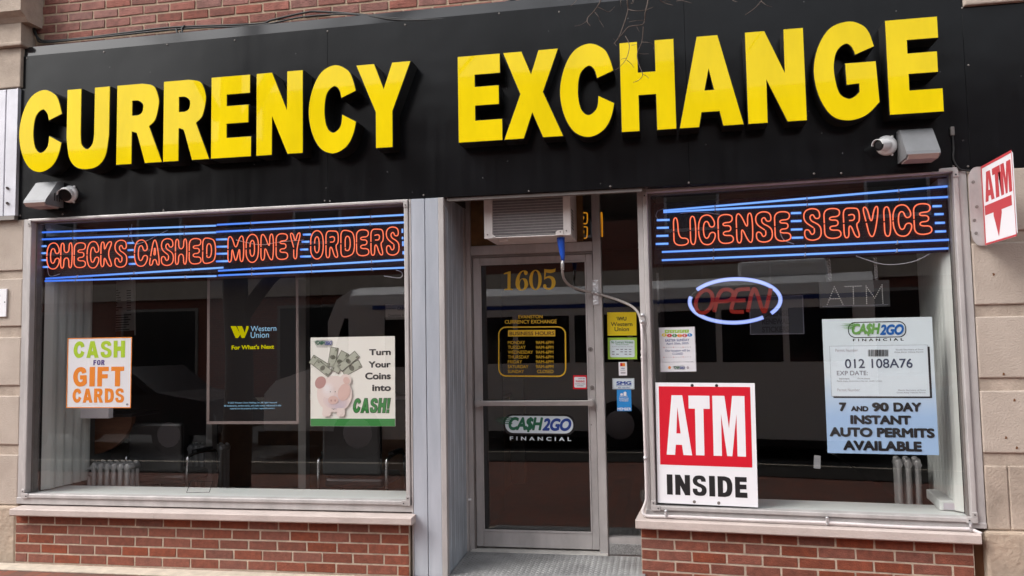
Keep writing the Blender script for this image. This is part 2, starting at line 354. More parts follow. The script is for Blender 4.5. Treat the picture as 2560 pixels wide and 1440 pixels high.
# ---------------------------------------------------------------- heavy grotesque letters of the sign (unit boxes)
def cr(pts): return [(a, b, 1) for a, b in pts]
c = 1
GL = {
 'C': [[(1, .686, c), (.93, .83), (.82, .935), (.56, 1), (.27, .93), (.08, .74), (0, .49), (.075, .24), (.26, .06), (.53, 0), (.79, .065), (.935, .195), (1, .344, c), (.70, .44, c), (.665, .305), (.52, .241), (.395, .31), (.347, .48), (.39, .67), (.535, .753), (.64, .71), (.687, .613, c)]],
 'U': [[(0, 1, c), (.34, 1, c), (.345, .42, c), (.375, .31), (.49, .253), (.605, .31), (.64, .42, c), (.64, 1, c), (1, 1, c), (1, .40, c), (.93, .16), (.76, .035), (.5, 0), (.24, .035), (.07, .16), (0, .40, c)]],
 'R': [[(0, 1, c), (.55, 1, c), (.80, .955), (.91, .80), (.905, .68), (.84, .53), (.715, .455, c), (1, 0, c), (.62, 0, c), (.455, .345), (.41, .385), (.345, .4, c), (.345, 0, c), (0, 0, c)], [(.345, .785, c), (.47, .78), (.555, .74), (.565, .69), (.54, .635), (.46, .61), (.345, .61, c)]],
 'E': [cr([(0, 1), (.97, 1), (.97, .768), (.40, .768), (.40, .637), (.935, .637), (.935, .412), (.40, .412), (.40, .25), (1, .25), (1, 0), (0, 0)])],
 'N': [cr([(0, 1), (.345, 1), (.655, .535), (.655, 1), (1, 1), (1, 0), (.665, 0), (.345, .46), (.345, 0), (0, 0)])],
 'Y': [cr([(0, 1), (.34, 1), (.505, .70), (.655, 1), (1, 1), (.665, .425), (.665, 0), (.352, 0), (.352, .425)])],
 'X': [cr([(.004, 1), (.33, 1), (.477, .737), (.603, 1), (.945, 1), (.677, .517), (1, 0), (.652, 0), (.486, .285), (.342, 0), (0, 0), (.284, .51)])],
 'H': [cr([(0, 1), (.34, 1), (.34, .656), (.64, .656), (.64, 1), (1, 1), (1, 0), (.64, 0), (.64, .395), (.34, .395), (.34, 0), (0, 0)])],
 'A': [cr([(.31, 1), (.645, 1), (1, 0), (.674, 0), (.625, .16), (.36, .16), (.316, 0), (0, 0)]), cr([(.485, .626), (.55, .405), (.42, .405)])],
 'G': [[(.957, .722, c), (.89, .87), (.78, .955), (.57, 1), (.28, .945), (.08, .76), (0, .515), (.07, .255), (.25, .06), (.5, 0), (.78, .04), (1, .165, c), (.972, .58, c), (.49, .58, c), (.496, .355, c), (.69, .36, c), (.69, .285, c), (.61, .24), (.51, .227), (.385, .30), (.328, .52), (.375, .69), (.508, .767), (.60, .735), (.653, .65, c)]],
 'S': [[(.96, .70, c), (.93, .85), (.78, .965), (.5, 1), (.2, .96), (.03, .82), (.02, .68), (.12, .55), (.35, .46), (.58, .40), (.66, .32), (.62, .22), (.5, .185), (.38, .21), (.335, .29), (.33, .345, c), (0, .345, c), (.02, .18), (.18, .04), (.5, 0), (.82, .035), (.98, .17), (1, .32), (.92, .46), (.70, .56), (.45, .63), (.35, .70), (.36, .775), (.49, .815), (.60, .79), (.635, .70, c)]],
 'F': [cr([(0, 1), (1, 1), (1, .78), (.42, .78), (.42, .62), (.92, .62), (.92, .41), (.42, .41), (.42, 0), (0, 0)])],
 'O': [[(.5, 1), (.82, .94), (.98, .75), (1, .5), (.98, .25), (.82, .06), (.5, 0), (.18, .06), (.02, .25), (0, .5), (.02, .75), (.18, .94)], [(.5, .80), (.62, .74), (.655, .5), (.62, .26), (.5, .20), (.38, .26), (.345, .5), (.38, .74)]],
 'I': [cr([(0, 1), (1, 1), (1, 0), (0, 0)])],
 'D': [[(0, 1, c), (.5, 1, c), (.82, .92), (.97, .72), (1, .5), (.97, .28), (.82, .08), (.5, 0, c), (0, 0, c)], [(.36, .80, c), (.5, .78), (.61, .68), (.64, .5), (.61, .32), (.5, .22), (.36, .2, c)]],
 '!': [cr([(0, 1), (1, 1), (.8, .3), (.2, .3)]), cr([(.1, .2), (.9, .2), (.9, 0), (.1, 0)])],
 'T': [cr([(0, 1), (1, 1), (1, .78), (.70, .78), (.70, 0), (.30, 0), (.30, .78), (0, .78)])],
 'M': [cr([(0, 1), (.38, 1), (.50, .46), (.62, 1), (1, 1), (1, 0), (.74, 0), (.74, .70), (.58, 0), (.42, 0), (.26, .70), (.26, 0), (0, 0)])],
 'a': [cr([(.24, 1), (.66, 1), (1, 0), (.66, 0), (.61, .17), (.37, .17), (.33, 0), (0, 0)]), cr([(.46, .80), (.565, .36), (.40, .36)])],
 '1': [cr([(.05, 0), (.95, 0), (.95, .05), (.72, .08), (.72, 1), (.55, 1), (0, .90), (0, .84), (.40, .87), (.40, .08), (.05, .05)])],
 '0': [oval(.5, .5, .5, .5, 32), oval(.5, .5, .235, .455, 32)],
 '6': [[(.93, .80, c), (.97, .92), (.75, 1), (.42, .95), (.13, .73), (0, .42), (.05, .17), (.25, .02), (.5, 0), (.8, .05), (.99, .22), (.99, .40), (.86, .56), (.64, .61), (.42, .56), (.30, .47, c), (.36, .75), (.52, .91), (.66, .945), (.68, .84), (.80, .76)], oval(.53, .30, .19, .265, 24)],
 '5': [[(.08, 1, c), (.55, .975), (.9, 1), (1, 1.05, c), (.96, .86, c), (.6, .80), (.22, .83, c), (.18, .60, c), (.5, .665), (.85, .58), (1, .36), (.92, .14), (.65, 0), (.3, 0), (.05, .08), (0, .18), (.1, .26), (.24, .22), (.28, .11), (.45, .055), (.62, .12), (.69, .32), (.62, .5), (.4, .56), (.2, .52), (.08, .47, c)]],
}
# ================================================================= SETTING
def brick_mat(name, c1, c2, mo, sx, sy, rot=None):
    m = bpy.data.materials.new(name); m.use_nodes = True; n, l = m.node_tree.nodes, m.node_tree.links; b = n['Principled BSDF']; b.inputs['Roughness'].default_value = .9
    tc = n.new('ShaderNodeTexCoord'); mp = n.new('ShaderNodeMapping'); l.new(tc.outputs['Object'], mp.inputs[0])
    if rot: mp.inputs['Rotation'].default_value = rot
    t = n.new('ShaderNodeTexBrick'); l.new(mp.outputs[0], t.inputs[0]); t.inputs['Scale'].default_value = 1; t.inputs['Brick Width'].default_value = sx; t.inputs['Row Height'].default_value = sy
    t.inputs['Mortar Size'].default_value = .004; t.inputs['Bias'].default_value = -.2
    t.inputs['Color1'].default_value = (*c1, 1); t.inputs['Color2'].default_value = (*c2, 1); t.inputs['Mortar'].default_value = (*mo, 1); l.new(t.outputs[0], b.inputs[0])
    bp = n.new('ShaderNodeBump'); bp.inputs['Distance'].default_value = .004; bp.invert = True; l.new(t.outputs['Fac'], bp.inputs['Height']); l.new(bp.outputs[0], b.inputs['Normal']); return m
PAVE = brick_mat('brick_paving', (.21, .07, .043), (.11, .058, .045), (.09, .065, .055), .21, .10, (0, 0, math.pi/2))
tag(MB().box(-60, 60, -5.0, .9, -.3, 0).build('pavement', PAVE), kind='structure')
for xa_, xb_ in ((-60, 60),): tag(MB().box(xa_, xb_, -4.99, -4.1, -.1, .015, .01).build('planting_bed', mat('dark_mulch', (.018, .014, .011), .98, 0, .3, 40, .8, 120)), kind='structure')
tag(MB().box(-60, 60, -5.16, -5.004, -.3, .002, .012).build('kerb', CONC), kind='structure')
tag(MB().quad((-300, -300, -.15), (300, -300, -.15), (300, 300, -.15), (-300, 300, -.15)).build('ground', ASPH), kind='structure')
tag(MB().box(-5.6, -1.5, -.20, -.045, 0, .012, .004).build('footing_strip', CONC), kind='structure')
PX0, PX1 = -4.97, 2.0
def upper_wall():
    t = thing('brick_wall', 'weathered red brick wall above the black sign', 'wall'); y = .10
    MB().box(-5.6, 3.2, y+.006, y+.4, 3.3, 7.5).build('backing', MORTU, t)
    b = MB(); ch, bl, z, r = .0783, .225, 3.93, 0
    while z < 5.0:
        x = -4.86-(bl/2 if r % 2 else 0)
        while x < 2.4:
            b.box(x+.006, x+bl-.008, y, y+.05, z+.0075, z+ch-.0075, .004, .003); x += bl
        z += ch; r += 1
    b.build('brickwork', BRICKU, t)
    return t
upper_wall()
def pilaster(name, label, x0, x1, y, rows, rough_top):
    t = thing(name, label, 'pilaster'); c_ = MB(); c_.box(x0, x1, y+.013, y+.5, rough_top, 3.2).build('recessed_courses', STONEG, t)
    for (a, b_) in rows:
        MB().box(x0, x1+.0, y, y+.4, a, b_, .008).build('stone_block', STONE, t)
    MB().box(x0-.02, x1+.015, y-.03, y+.45, -.02, rough_top, .015).build('rough_base', ROUGH, t)
    return t
lz = lambda a, b_: (Z(20, b_), Z(20, a))
pl = pilaster('stone_pilaster', 'buff limestone pilaster left of the checks cashed window', -5.9, X(53, 900)-.006, 0, [lz(697, 816), lz(843, 964), lz(990, 1112), lz(1137, 1262)], Z(20, 1264))
MB().box(-5.9, X(53, 900)-.006, 0, .4, Z(20, 677), 2.64, .008).build('stone_block', STONE, pl)
rz = lambda a, b_: (Z(2500, b_), Z(2500, a))
pr = pilaster('stone_pilaster', 'buff limestone pilaster behind the projecting ATM flag', 1.915, 3.2, 0, [rz(606, 761), rz(791, 945), rz(977, 1133)], Z(2500, 1328))
MB().box(1.915, 3.2, 0, .4, Z(2500, 577), 2.64, .008).build('stone_block', STONE, pr)
xs_ = X(2524, 1240)
MB().box(1.915, xs_-.002, .002, .4, Z(2500, 1325), Z(2500, 1165), .008).build('stone_block', STONEG, pr)
MB().box(xs_+.002, 3.2, .002, .4, Z(2500, 1325), Z(2500, 1165), .008).build('stone_block', STONEG, pr)
b = MB()
for (px, py) in ((2508, 935), (2514, 1094), (2541, 1119), (2483, 686), (2535, 1000)): b.cyl(P(px, py, -.001), P(px, py, .02), .009, 10)
b.build_each('rusty_fixing', RUST, pr)
# capital at the top left
t = thing('stone_capital', 'moulded limestone capital at the top of the left pilaster', 'capital')
cz = lambda py: Z(30, py); cx = lambda px, py: X(px, py, -.05)
MB().box(-6, cx(46, 180), -.03, .4, cz(222), cz(124), .006).build('block', STONEG, t)
MB().box(-6, cx(57, 120), -.07, .4, cz(124)+.002, cz(113), .01).build('ledge', STONEG, t)
MB().box(-6, cx(52, 90), -.05, .4, cz(113)+.002, cz(66)).build('neck', STONEG, t)
MB().prism([(.4, cz(66)+.002), (-.05, cz(66)+.002), (-.08, cz(56)), (-.13, cz(46)), (-.13, cz(14)), (-.10, cz(2)), (-.02, cz(-60)), (.4, cz(-60))], 'x', -6, cx(71, 30)).build('cornice', STONEG, t)
t = thing('stone_coping', 'buff stone block end above the sign at the upper right', 'stone block')
MB().box(X(2411, 8, -.03), 3.2, -.03, .3, Z(2440, 11, -.03), 4.6, .01).build('stone_block', STONE, t)
# white corrugated neighbour panel
t = thing('metal_panel', 'white ribbed metal panel beside the black sign', 'panel')
pb = X(45, 400, -.02)-.004; b = MB(); x = pb-.012; b.box(x, pb, -.032, .1, Z(20, 541), Z(20, 226))
while x > -5.9: b.box(x-.10, x-.004, -.022, .1, Z(20, 541), Z(20, 226), .004); x -= .104
b.build('ribbed_sheet', mat('white_sheet', (.62, .62, .68), .45, .1, .12, 6), t)
b = MB()
for py in (470, 508): b.cyl(P(18, py, -.023), P(18, py, -.034), .011, 12)
b.build_each('screw', ALUD, t)
MB().box(-5.9, pb, -.04, .05, Z(20, 552), Z(20, 542)).build('bottom_flashing', ALUD, t)
f = Flat('wall_plaque', 'small white plaque with purple marks cut off at the left edge', 'plaque', ((-60, 723), (20, 723), (17, 792), (-60, 792)), -.002, th=.012, m=WHITE)
f.rect(-30, 738, 3, 742, VIOLET, 'marking'); f.rect(-30, 756, 2, 764, VIOLET, 'marking'); f.poly([oval(15, 755.5, 1.6, 1.6, 10)], INK, 'screw'); f.done()

# ================================================================= SIGN
ZB, ZT = 2.643, 3.953
def sign():
    t = thing('shop_sign', 'long black fascia sign with raised yellow CURRENCY EXCHANGE letters', 'sign')
    xs = [-4.969, X(819, 300), X(1719, 300), X(2414, 200), 3.3]
    for a, b_ in zip(xs, xs[1:]): MB().box(a+.0006, b_-.0006, 0, .10, ZB, ZT, .001).build('sign_panel', BLACKP, t)
    MB().prism([(.006, ZT+.001), (.011, ZT+.076), (.099, ZT+.090), (.099, ZT+.001)], 'x', -4.96, 2.0).build('top_flashing', FLASH, t)
    for px, py in ((68, 146), (260, 130), (418, 112), (587, 101), (819, 78), (1013, 62), (1248, 34), (1398, 30), (2406, 20), (2421, 163), (51, 539), (157, 536), (409, 526), (812, 502), (825, 503), (1009, 500), (1059, 488), (1322, 478), (1526, 466), (1722, 457), (2035, 434), (2103, 433), (2384, 416), (2420, 416)):
        q = P(px, py, 0); MB().lathe([(.007, 0), (.007, .002), (.004, .005)], Matrix.Translation((q.x, 0, q.z)) @ Matrix.Rotation(math.pi/2, 4, 'X'), 10).build('screw', ALUD, t)
    Lp = -.15; z0, z1 = 2.986, 3.597
    words = [('C', (47.5, 330), (155.5, 318), 1), ('U', (167.5, 260), (275, 260), .5), ('R', (291.5, 300), (406.5, 405), 0), ('R', (408, 300), (524.5, 398), 0), ('E', (527.5, 290), (628.5, 391), 0), ('N', (640.5, 290), (758, 285), 0), ('C', (771, 280), (891, 270), 1), ('Y', (889.4, 165), (1028, 155), 0),
             ('E', (1144.5, 250), (1257.5, 350), 0), ('X', (1259.5, 352), (1410, 341), 0), ('C', (1399, 240), (1537, 258), 1), ('H', (1550.5, 220), (1688.5, 210), 0), ('A', (1698, 322), (1861, 311), 0), ('N', (1865, 190), (2013.5, 185), 0), ('G', (2033, 175), (2200, 250), 1), ('E', (2217, 165), (2361, 279), 0)]
    for ch, a, b_, rd in words:
        xa, xb = X(*a, Lp), X(*b_, Lp); za, zb = z0-(.018 if rd else 0), z1+(.016 if rd == 1 else 0)
        poly = [[(xa+u*(xb-xa), za+v*(zb-za)) for u, v in (spline(ct) if any(len(p) == 2 for p in ct) else [p[:2] for p in ct])] for ct in GL[ch]]
        o = link('letter', shape(poly, Lp+.004, 0), BLACKR, t); o['label'] = 'raised yellow letter %s with black sides' % ch
        fc = [inset(p, .004 if i == 0 else -.004) for i, p in enumerate(poly)]
        link('letter_face', shape(fc, Lp-.002, Lp+.003), YEL, o)
    return t
sign()
t = thing('soffit', 'dark metal soffit strip over the recessed entrance', 'soffit')
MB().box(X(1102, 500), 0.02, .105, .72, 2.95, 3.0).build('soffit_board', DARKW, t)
MB().box(X(1115, 500), X(1605, 480), .02, .06, 2.618, 2.64).build('edge_trim', ALUD, t)
MB().box(-5.2, X(1115, 500)-.01, .106, .72, 2.66, 3.2).build('bulkhead', DARKW, t)
MB().box(.03, 3.3, .106, .72, 2.69, 3.2).build('bulkhead', DARKW, t)
MB().box(-5.2, 3.3, .73, 1.2, 2.97, 3.2).build('bulkhead', DARKW, t)

# ================================================================= BRICK BASES
def base_wall(label, F, x0, x1, yb, zsill, ztop, yf, sx0, sx1, joint, side=None, course=.0713, bl=.2255):
    t = thing('brick_base_wall', label, 'wall', F)
    MB().box(x0+.002, x1-.002, yb+.0035, yb+.3, -.1, zsill-.001).build('mortar_bed', MORT, t)
    b = MB(); n = math.ceil((zsill)/course); z = zsill-.004-course
    for r in range(n+1):
        xs = [x0]+([x0+bl*.5] if r % 2 == 0 else []); 
        x = xs[-1]
        while x < x1-.02: x = min(x+bl+random.uniform(-.004, .004), x1); xs.append(x)
        for a, c2 in zip(xs, xs[1:]):
            if c2-a > .025: b.box(a+.0062, c2-.0062, yb, yb+.09, max(z+.0058, -.02), z+course-.0058, .0022, .0018)
        if side:
            y = yb+(.1 if r % 2 == 0 else .21)
            while y < side: b.box(x0, x0+.05, y+.009, min(y+bl, side)-.002, z+.0045, z+course-.0045, .002); y += bl
        z -= course
    b.build('brickwork', BRICK, t)
    for a, c2 in zip([sx0]+joint, joint+[sx1]):
        prof = [(yb+.4, zsill), (yf+.008, zsill), (yf, zsill+.008), (yf, ztop-.008), (yf+.008, ztop-.002), (yb+.28, ztop+.012), (yb+.4, ztop+.012)]
        MB().prism(prof, 'x', a+.001, c2-.001).build('stone_sill', SILL, t)
    return t
zl0, zl1 = .377, .431
base_wall('red brick base wall with a pale stone sill under the left window', None, X(37, 1350, -.04), X(1024, 1390, -.04), -.04, zl0, zl1, -.12, X(23, 1281, -.12), X(1028, 1303, -.12), [X(385, 1290, -.12)])
bz0 = (Z(1588, 1322, -.1, BAY)+Z(2455, 1364, -.1, BAY))/2; bz1 = (Z(1588, 1298, -.1, BAY)+Z(2455, 1338, -.1, BAY))/2
base_wall('red brick base wall with a pale stone sill under the right window', BAY, X(1602, 1350, -.03, BAY), X(2437, 1400, -.03, BAY), -.03, bz0, bz1, -.1, X(1588, 1310, -.1, BAY), X(2455, 1351, -.1, BAY), [], side=.5)
t = thing('gap_stone', 'dark mortar gap beside the right brick base', 'joint')
MB().box(X(2437, 1400, 0)+.0, X(2452, 1400, 0)+.03, .04, .3, -.05, bz0-.01).build('mortar_fill', RUST, t)

# ================================================================= SHOP WINDOWS
def shop_window(label, F, xo0, xi0, xi1, xo1, zb, zr, zt, zh, tl, tr):
    """outer and inner x of the frame; zb plate bottom, zr rail top, zt head bottom, zh head top"""
    t = thing('shop_window', label, 'window', F)
    jw = .032
    MB().box(xo0, xi0-jw-.001, .0, .16, zb+.02, zh, .003).build('outer_trim', ALU, t)
    MB().box(xi1+jw+.001, xo1, .0, .16, zb+.02, zh, .003).build('outer_trim', ALU, t)
    MB().box(xi0-jw, xi0, -.016, .05, zr+.001, zt-.001, .006).build('jamb', ALU, t)
    MB().box(xi1, xi1+jw, -.016, .05, zr+.001, zt-.001, .006).build('jamb', ALU, t)
    MB().box(xi0-jw, xi1+jw, -.018, .05, zt, zh, .006).build('head_rail', ALU, t)
    MB().box(xi0-jw, xi1+jw, -.022, .05, zr-.03, zr, .006).build('bottom_rail', ALU, t)
    MB().box(xo0, xo1, -.008, .05, zb, zr-.031, .002).build('base_plate', ALU, t)
    b = MB(); 
    for xx, s_ in ((xi0, 1), (xi1, -1)):
        b.box(min(xx-s_*jw, xx+s_*.03), max(xx-s_*jw, xx+s_*.03), -.026, -.017, zr-.032, zr+.004, .002)
        b.box(min(xx-s_*jw, xx), max(xx-s_*jw, xx), -.026, -.017, zr+.0045, zr+.035, .002)
        b.box(min(xx-s_*jw, xx), max(xx-s_*jw, xx), -.024, -.0165, zt-.035, zt+.01, .002)
    b.build('corner_bracket', ALU, t)
    b = MB()
    for xx, s_ in ((xi0, 1), (xi1, -1)):
        for dx, z in ((.015, zr-.015), (-.016, zr+.02), (-.016, zt-.02)): b.cyl((xx+s_*dx, -.029, z), (xx+s_*dx, -.02, z), .0045, 8)
    b.build_each('screw', INK, t)
    # inner reveals of the glazing channel
    b = MB(); b.box(xi0+.0005, xi0+.012, .035, .09, zr, zt); b.box(xi1-.012, xi1-.0005, .035, .09, zr, zt); b.box(xi0+.013, xi1-.013, .035, .09, zt-.012, zt-.0005)
    b.build('glazing_channel', ALUD, t)
    MB().quad((xi0, .045, zr), (xi1, .045, zr), (xi1, .045, zt), (xi0, .045, zt)).build('pane', GLASS, t)
    return t
LW = dict(xi0=X(75, 900), xi1=X(1014, 900), zr=(Z(300, 1239)+Z(1010, 1250))/2, zt=(Z(90, 555)+Z(1000, 507))/2)
shop_window('left shop window with checks cashed neon, aluminium frame and white blinds', None, X(51, 900), LW['xi0'], LW['xi1'], X(1030, 900), zl1+.014, LW['zr'], LW['zt'], 2.641, 0, 0)
RW = dict(xi0=X(1630, 900, 0, BAY), xi1=X(2391, 600, 0, BAY), zr=(Z(1660, 1265, 0, BAY)+Z(2400, 1291, 0, BAY))/2, zt=(Z(1640, 478, 0, BAY)+Z(2370, 435, 0, BAY))/2)
RW['zh'] = (Z(1640, 466, 0, BAY)+Z(2370, 426, 0, BAY))/2
RW['xi1'] = (X(2385, 600, 0, BAY)+X(2424, 1150, 0, BAY))/2
shop_window('right shop window with license service neon, aluminium frame and blinds', BAY, X(1604, 900, 0, BAY), RW['xi0'], RW['xi1'], (X(2420, 500, 0, BAY)+X(2464, 1270, 0, BAY))/2, bz1+.016, RW['zr'], RW['zt'], RW['zh'], 0, 0)
# left side return of the bay, closing it to the door wall
t = thing('bay_return', 'narrow aluminium return beside the right window', 'post', BAY)
xr = X(1604, 900, 0, BAY)
MB().box(xr+.004, xr+.05, .165, .47, bz1+.016, 2.685).build('return_post', ALU, t)
MB().box(xr, xr+.06, .17, .5, 0, bz0-.005).build('return_base', MORT, t)

# ================================================================= PILLAR BETWEEN WINDOW AND DOOR
t = thing('clad_pillar', 'pale blue metal clad pillar between window and door', 'pillar')
xa, xm, xb, xc = X(1032, 900), X(1067, 900), X(1101, 900), X(1115, 900)
MB().box(xa, xm-.002, -.012, .1, .012, 2.64, .003).build('front_panel', PIL, t)
MB().box(xm+.002, xb, -.012, .1, .012, 2.64, .003).build('front_panel', PIL, t)
MB().box(xb+.001, xc, -.018, .03, .0, 2.64, .004).build('corner_trim', ALU, t)
MB().box(xa-.012, xa-.001, -.014, .1, .0, 2.64, .002).build('edge_trim', ALU, t)
b = MB(); y = .032
for wd in (.07, .11, .12, .12, .11): b.box(xc-.05, xc-.004+random.uniform(-.002, .002), y, y+wd-.004, 0.0, 2.94, .003); y += wd
b.build('side_panel', PILS, t)
MB().box(xc-.05, xc+.0, y, .63, 0, 2.94, .003).build('rear_trim', ALU, t)
MB().cyl((xc-.003, y+.03, Z(1168, 1251, y)), (xc+.022, y+.03, Z(1168, 1251, y)), .009, 10).build('door_stop', WPLAS, t)

# ================================================================= ENTRANCE
DY = .65
t = thing('door_frame', 'aluminium entrance frame around the glass door', 'door frame')
xd0, xd1 = X(1187, 1000, DY), X(1490, 1000, DY); dz0, dz1 = .06, 2.272; xm1 = X(1512, 1000, DY)
zt2 = 2.335
MB().box(xc+.001, xd0-.012, DY-.03, DY+.06, 0, 2.94, .004).build('jamb', ALU, t)
MB().box(xd0-.011, xd0-.002, DY-.015, DY+.05, 0, dz1+.02, .002).build('door_bead', ALUD, t)
MB().box(xd1+.004, xm1, DY-.035, DY+.06, 0, 2.94, .004).build('mullion', ALU, t)
MB().box(xd0-.001, xd1+.001, DY-.012, DY+.045, dz1+.001, dz1+.0205, .001).build('door_bead', ALUD, t)
MB().box(xd0-.011, xd1+.003, DY-.028, DY+.06, dz1+.021, zt2+.03, .004).build('transom_bar', ALU, t)
sx1 = X(1612, 900, DY)+.12
MB().box(xm1+.001, sx1, DY-.02, DY+.06, .0, Z(1560, 1343, DY)).build('sidelight_rail', ALU, t)
MB().quad((xm1, DY+.03, Z(1560, 1343, DY)), (sx1, DY+.03, Z(1560, 1343, DY)), (sx1, DY+.03, 2.94), (xm1, DY+.03, 2.94)).build('sidelight_pane', GLASSD, t)
MB().box(xm1+.012, sx1, DY-.03, DY-.021, .035, .115, .002).build('mail_plate', mat('pebbled_plate', (.34, .34, .34), .5, .3, .5, 130, .8, 200), t)
MB().box(xd0-.03, xm1, DY-.09, DY+.1, -.01, .045, .004).build('threshold', mat('worn_threshold', (.55, .53, .50), .6, 0, .2, 9), t)
tx1 = X(1452, 550, DY)
MB().quad((tx1+.02, DY+.02, zt2+.03), (xd1+.003, DY+.02, zt2+.03), (xd1+.003, DY+.02, 2.94), (tx1+.02, DY+.02, 2.94)).build('transom_pane', GLASSD, t)
def door():
    t = thing('shop_door', 'aluminium framed glass shop door with push bar', 'door')
    gx0, gx1, gz0, gz1 = X(1204, 1000, DY), X(1473, 1000, DY), Z(1340, 1331, DY), Z(1340, 655, DY)
    MB().box(xd0, gx0, DY, DY+.045, dz0, dz1, .004).build('stile', ALU, t)
    MB().box(gx1, xd1, DY, DY+.045, dz0, dz1, .004).build('stile', ALU, t)
    MB().box(gx0+.001, gx1-.001, DY+.002, DY+.043, gz1, dz1, .003).build('top_rail', ALU, t)
    MB().box(gx0+.001, gx1-.001, DY+.002, DY+.043, dz0, gz0, .003).build('bottom_rail', ALU, t)
    b = MB(); b.box(gx0+.0005, gx0+.010, DY-.004, DY+.01, gz0, gz1); b.box(gx1-.010, gx1-.0005, DY-.004, DY+.01, gz0, gz1); b.box(gx0+.011, gx1-.011, DY-.004, DY+.01, gz0+.0005, gz0+.014); b.box(gx0+.011, gx1-.011, DY-.004, DY+.01, gz1-.012, gz1-.0005)
    b.build('glazing_bead', ALU, t)
    MB().quad((gx0, DY+.02, gz0), (gx1, DY+.02, gz0), (gx1, DY+.02, gz1), (gx0, DY+.02, gz1)).build('pane', GLASSD, t)
    zb = Z(1330, 1008, DY-.05)
    p = MB().box(xd0+.012, xd1-.012, DY-.06, DY-.045, zb-.02, zb+.02, .004).build('push_bar', CHROME_S, t)
    for xx in (xd0+.02, xd1-.055): MB().box(xx, xx+.035, DY-.064, DY-.001, zb-.026, zb+.026, .004).build('bracket', CHROME_S, p)
    for px, py in ((1476, 873), (1480, 969)):
        q = P(px, py, DY); l_ = MB().lathe([(.016, 0), (.016, .006), (.012, .009)], Matrix.Translation((q.x, DY, q.z)) @ Matrix.Rotation(math.pi/2, 4, 'X'), 16).build('lock', ALUD, t)
        MB().box(q.x-.002, q.x+.002, DY-.0105, DY-.009, q.z-.006, q.z+.006).build('keyhole', INK, l_)
    q = P(1478, 1062, DY); MB().lathe([(.005, 0), (.003, .004)], Matrix.Translation((q.x, DY, q.z)) @ Matrix.Rotation(math.pi/2, 4, 'X'), 10).build('rivet', ALUD, t)
    return t
CHROME_S = mat('satin_aluminium', (.52, .50, .49), .35, .7, .08, 9)
door()
t = thing('transom_board', 'brown plywood board filling the opening around the air conditioner', 'board')
xt0 = xd0-.011
MB().box(xt0, tx1+.018, DY, DY+.03, zt2+.031, 2.94, .002).build('board', TPLY, t)
MB().box(X(1240, 610, DY), tx1+.018, DY-.02, DY-.001, zt2+.031, zt2+.055, .003).build('batten', TPLY, t)
def ac():
    t = thing('air_conditioner', 'white window air conditioner above the door', 'air conditioner'); y0 = .20
    xa, xb = X(1210, 560, y0), X(1427, 560, y0); z0, z1 = 2.362, 2.74; ga, gb, gz = X(1231, 560, y0), X(1408, 560, y0), Z(1320, 589, y0)
    MB().box(xa, ga, y0, y0+.02, z0, z1, .004).build('corner_post', WMETAL, t)
    MB().box(gb, xb, y0, y0+.02, z0, z1, .004).build('corner_post', WMETAL, t)
    MB().box(ga+.001, gb-.001, y0, y0+.02, z0, gz, .004).build('bottom_rim', WMETAL, t)
    MB().box(xa+.003, xb-.003, y0+.021, DY-.002, z0+.005, z1, .003).build('casing', WMETAL, t)
    g = MB(); g.box(ga+.001, gb-.001, y0+.016, y0+.0205, gz, z1); x = ga+.005
    while x < gb-.004: g.box(x, x+.0022, y0+.010, y0+.0159, gz+.001, z1); x += .006
    gr = g.build('fin_grille', GRILLE, t)
    b = MB(); z = gz+.008
    while z < z1: b.box(ga+.001, gb-.001, y0+.006, y0+.0085, z, z+.0022); z += .0235*.85
    b.build('grille_wires', WMETAL, gr)
    MB().prism([(gb-.055, gz-.006), (gb+.0, gz-.006), (gb+.0, gz+.03), (gb-.035, gz+.03), (gb-.055, gz+.018)], 'y', y0-.006, y0-.0005).build('corner_clip', WMETAL, t)
    MB().prism([(ga, gz-.004), (ga+.025, gz-.004), (ga+.006, gz+.018), (ga, gz+.018)], 'y', y0-.005, y0-.0005).build('corner_clip', WMETAL, t)
    b = MB()
    for k in range(7): b.box(xb-.0029, xb-.0015, y0+.07, y0+.20, z0+.06+k*.022, z0+.07+k*.022)
    b.build('side_vents', INK, t)
    b = MB()
    for px, py in ((1219, 587), (1416, 577), (1401, 580)): q = P(px, py, y0); b.cyl((q.x, y0-.008, q.z), (q.x, y0+.001, q.z), .005, 8)
    b.build_each('screw', ALUD, t)
    MB().box(xa+.10, xa+.16, y0+.05, y0+.10, z0-.02, z0+.004, .004).build('foot', WMETAL, t)
    return t
ac()
def smooth(pts, n=6):
    pts = [Vector(p) for p in pts]; out = []
    for i in range(len(pts)-1):
        p0, p1, p2, p3 = pts[max(i-1, 0)], pts[i], pts[i+1], pts[min(i+2, len(pts)-1)]
        for k in range(n): t = k/n; out.append(.5*(2*p1+(p2-p0)*t+(2*p0-5*p1+4*p2-p3)*t*t+(3*p1-p0-3*p2+p3)*t**3))
    out.append(pts[-1]); return out
t = thing('drain_hose', 'grey drain hose with a blue taped funnel hanging below the air conditioner', 'hose')
yh = .27
MB().tube([P(1402, 594, yh), P(1402.5, 607, yh), P(1405, 628, yh), P(1406.5, 640, yh), P(1407, 652, yh)], .03, 14, r1=.012).build('funnel', TAPEB, t)
hp = [P(1406.5, 651, yh), P(1406, 675, yh), P(1410, 697, .34), P(1425, 714, .46), P(1450, 724, .56), P(1485, 732, .600), P(1520, 742, .57), P(1550, 752, .5), P(1578, 765, .42), P(1594, 780, .35), P(1602, 800, .28)]
MB().tube(smooth(hp), .0095, 10).build('hose', HOSE, t)
MB().tube(hp[0:2], .0125, 10).build('foil_tape', FOIL, t)
q0, q1 = P(1488, 700, DY-.037), P(1489, 762, DY-.037)
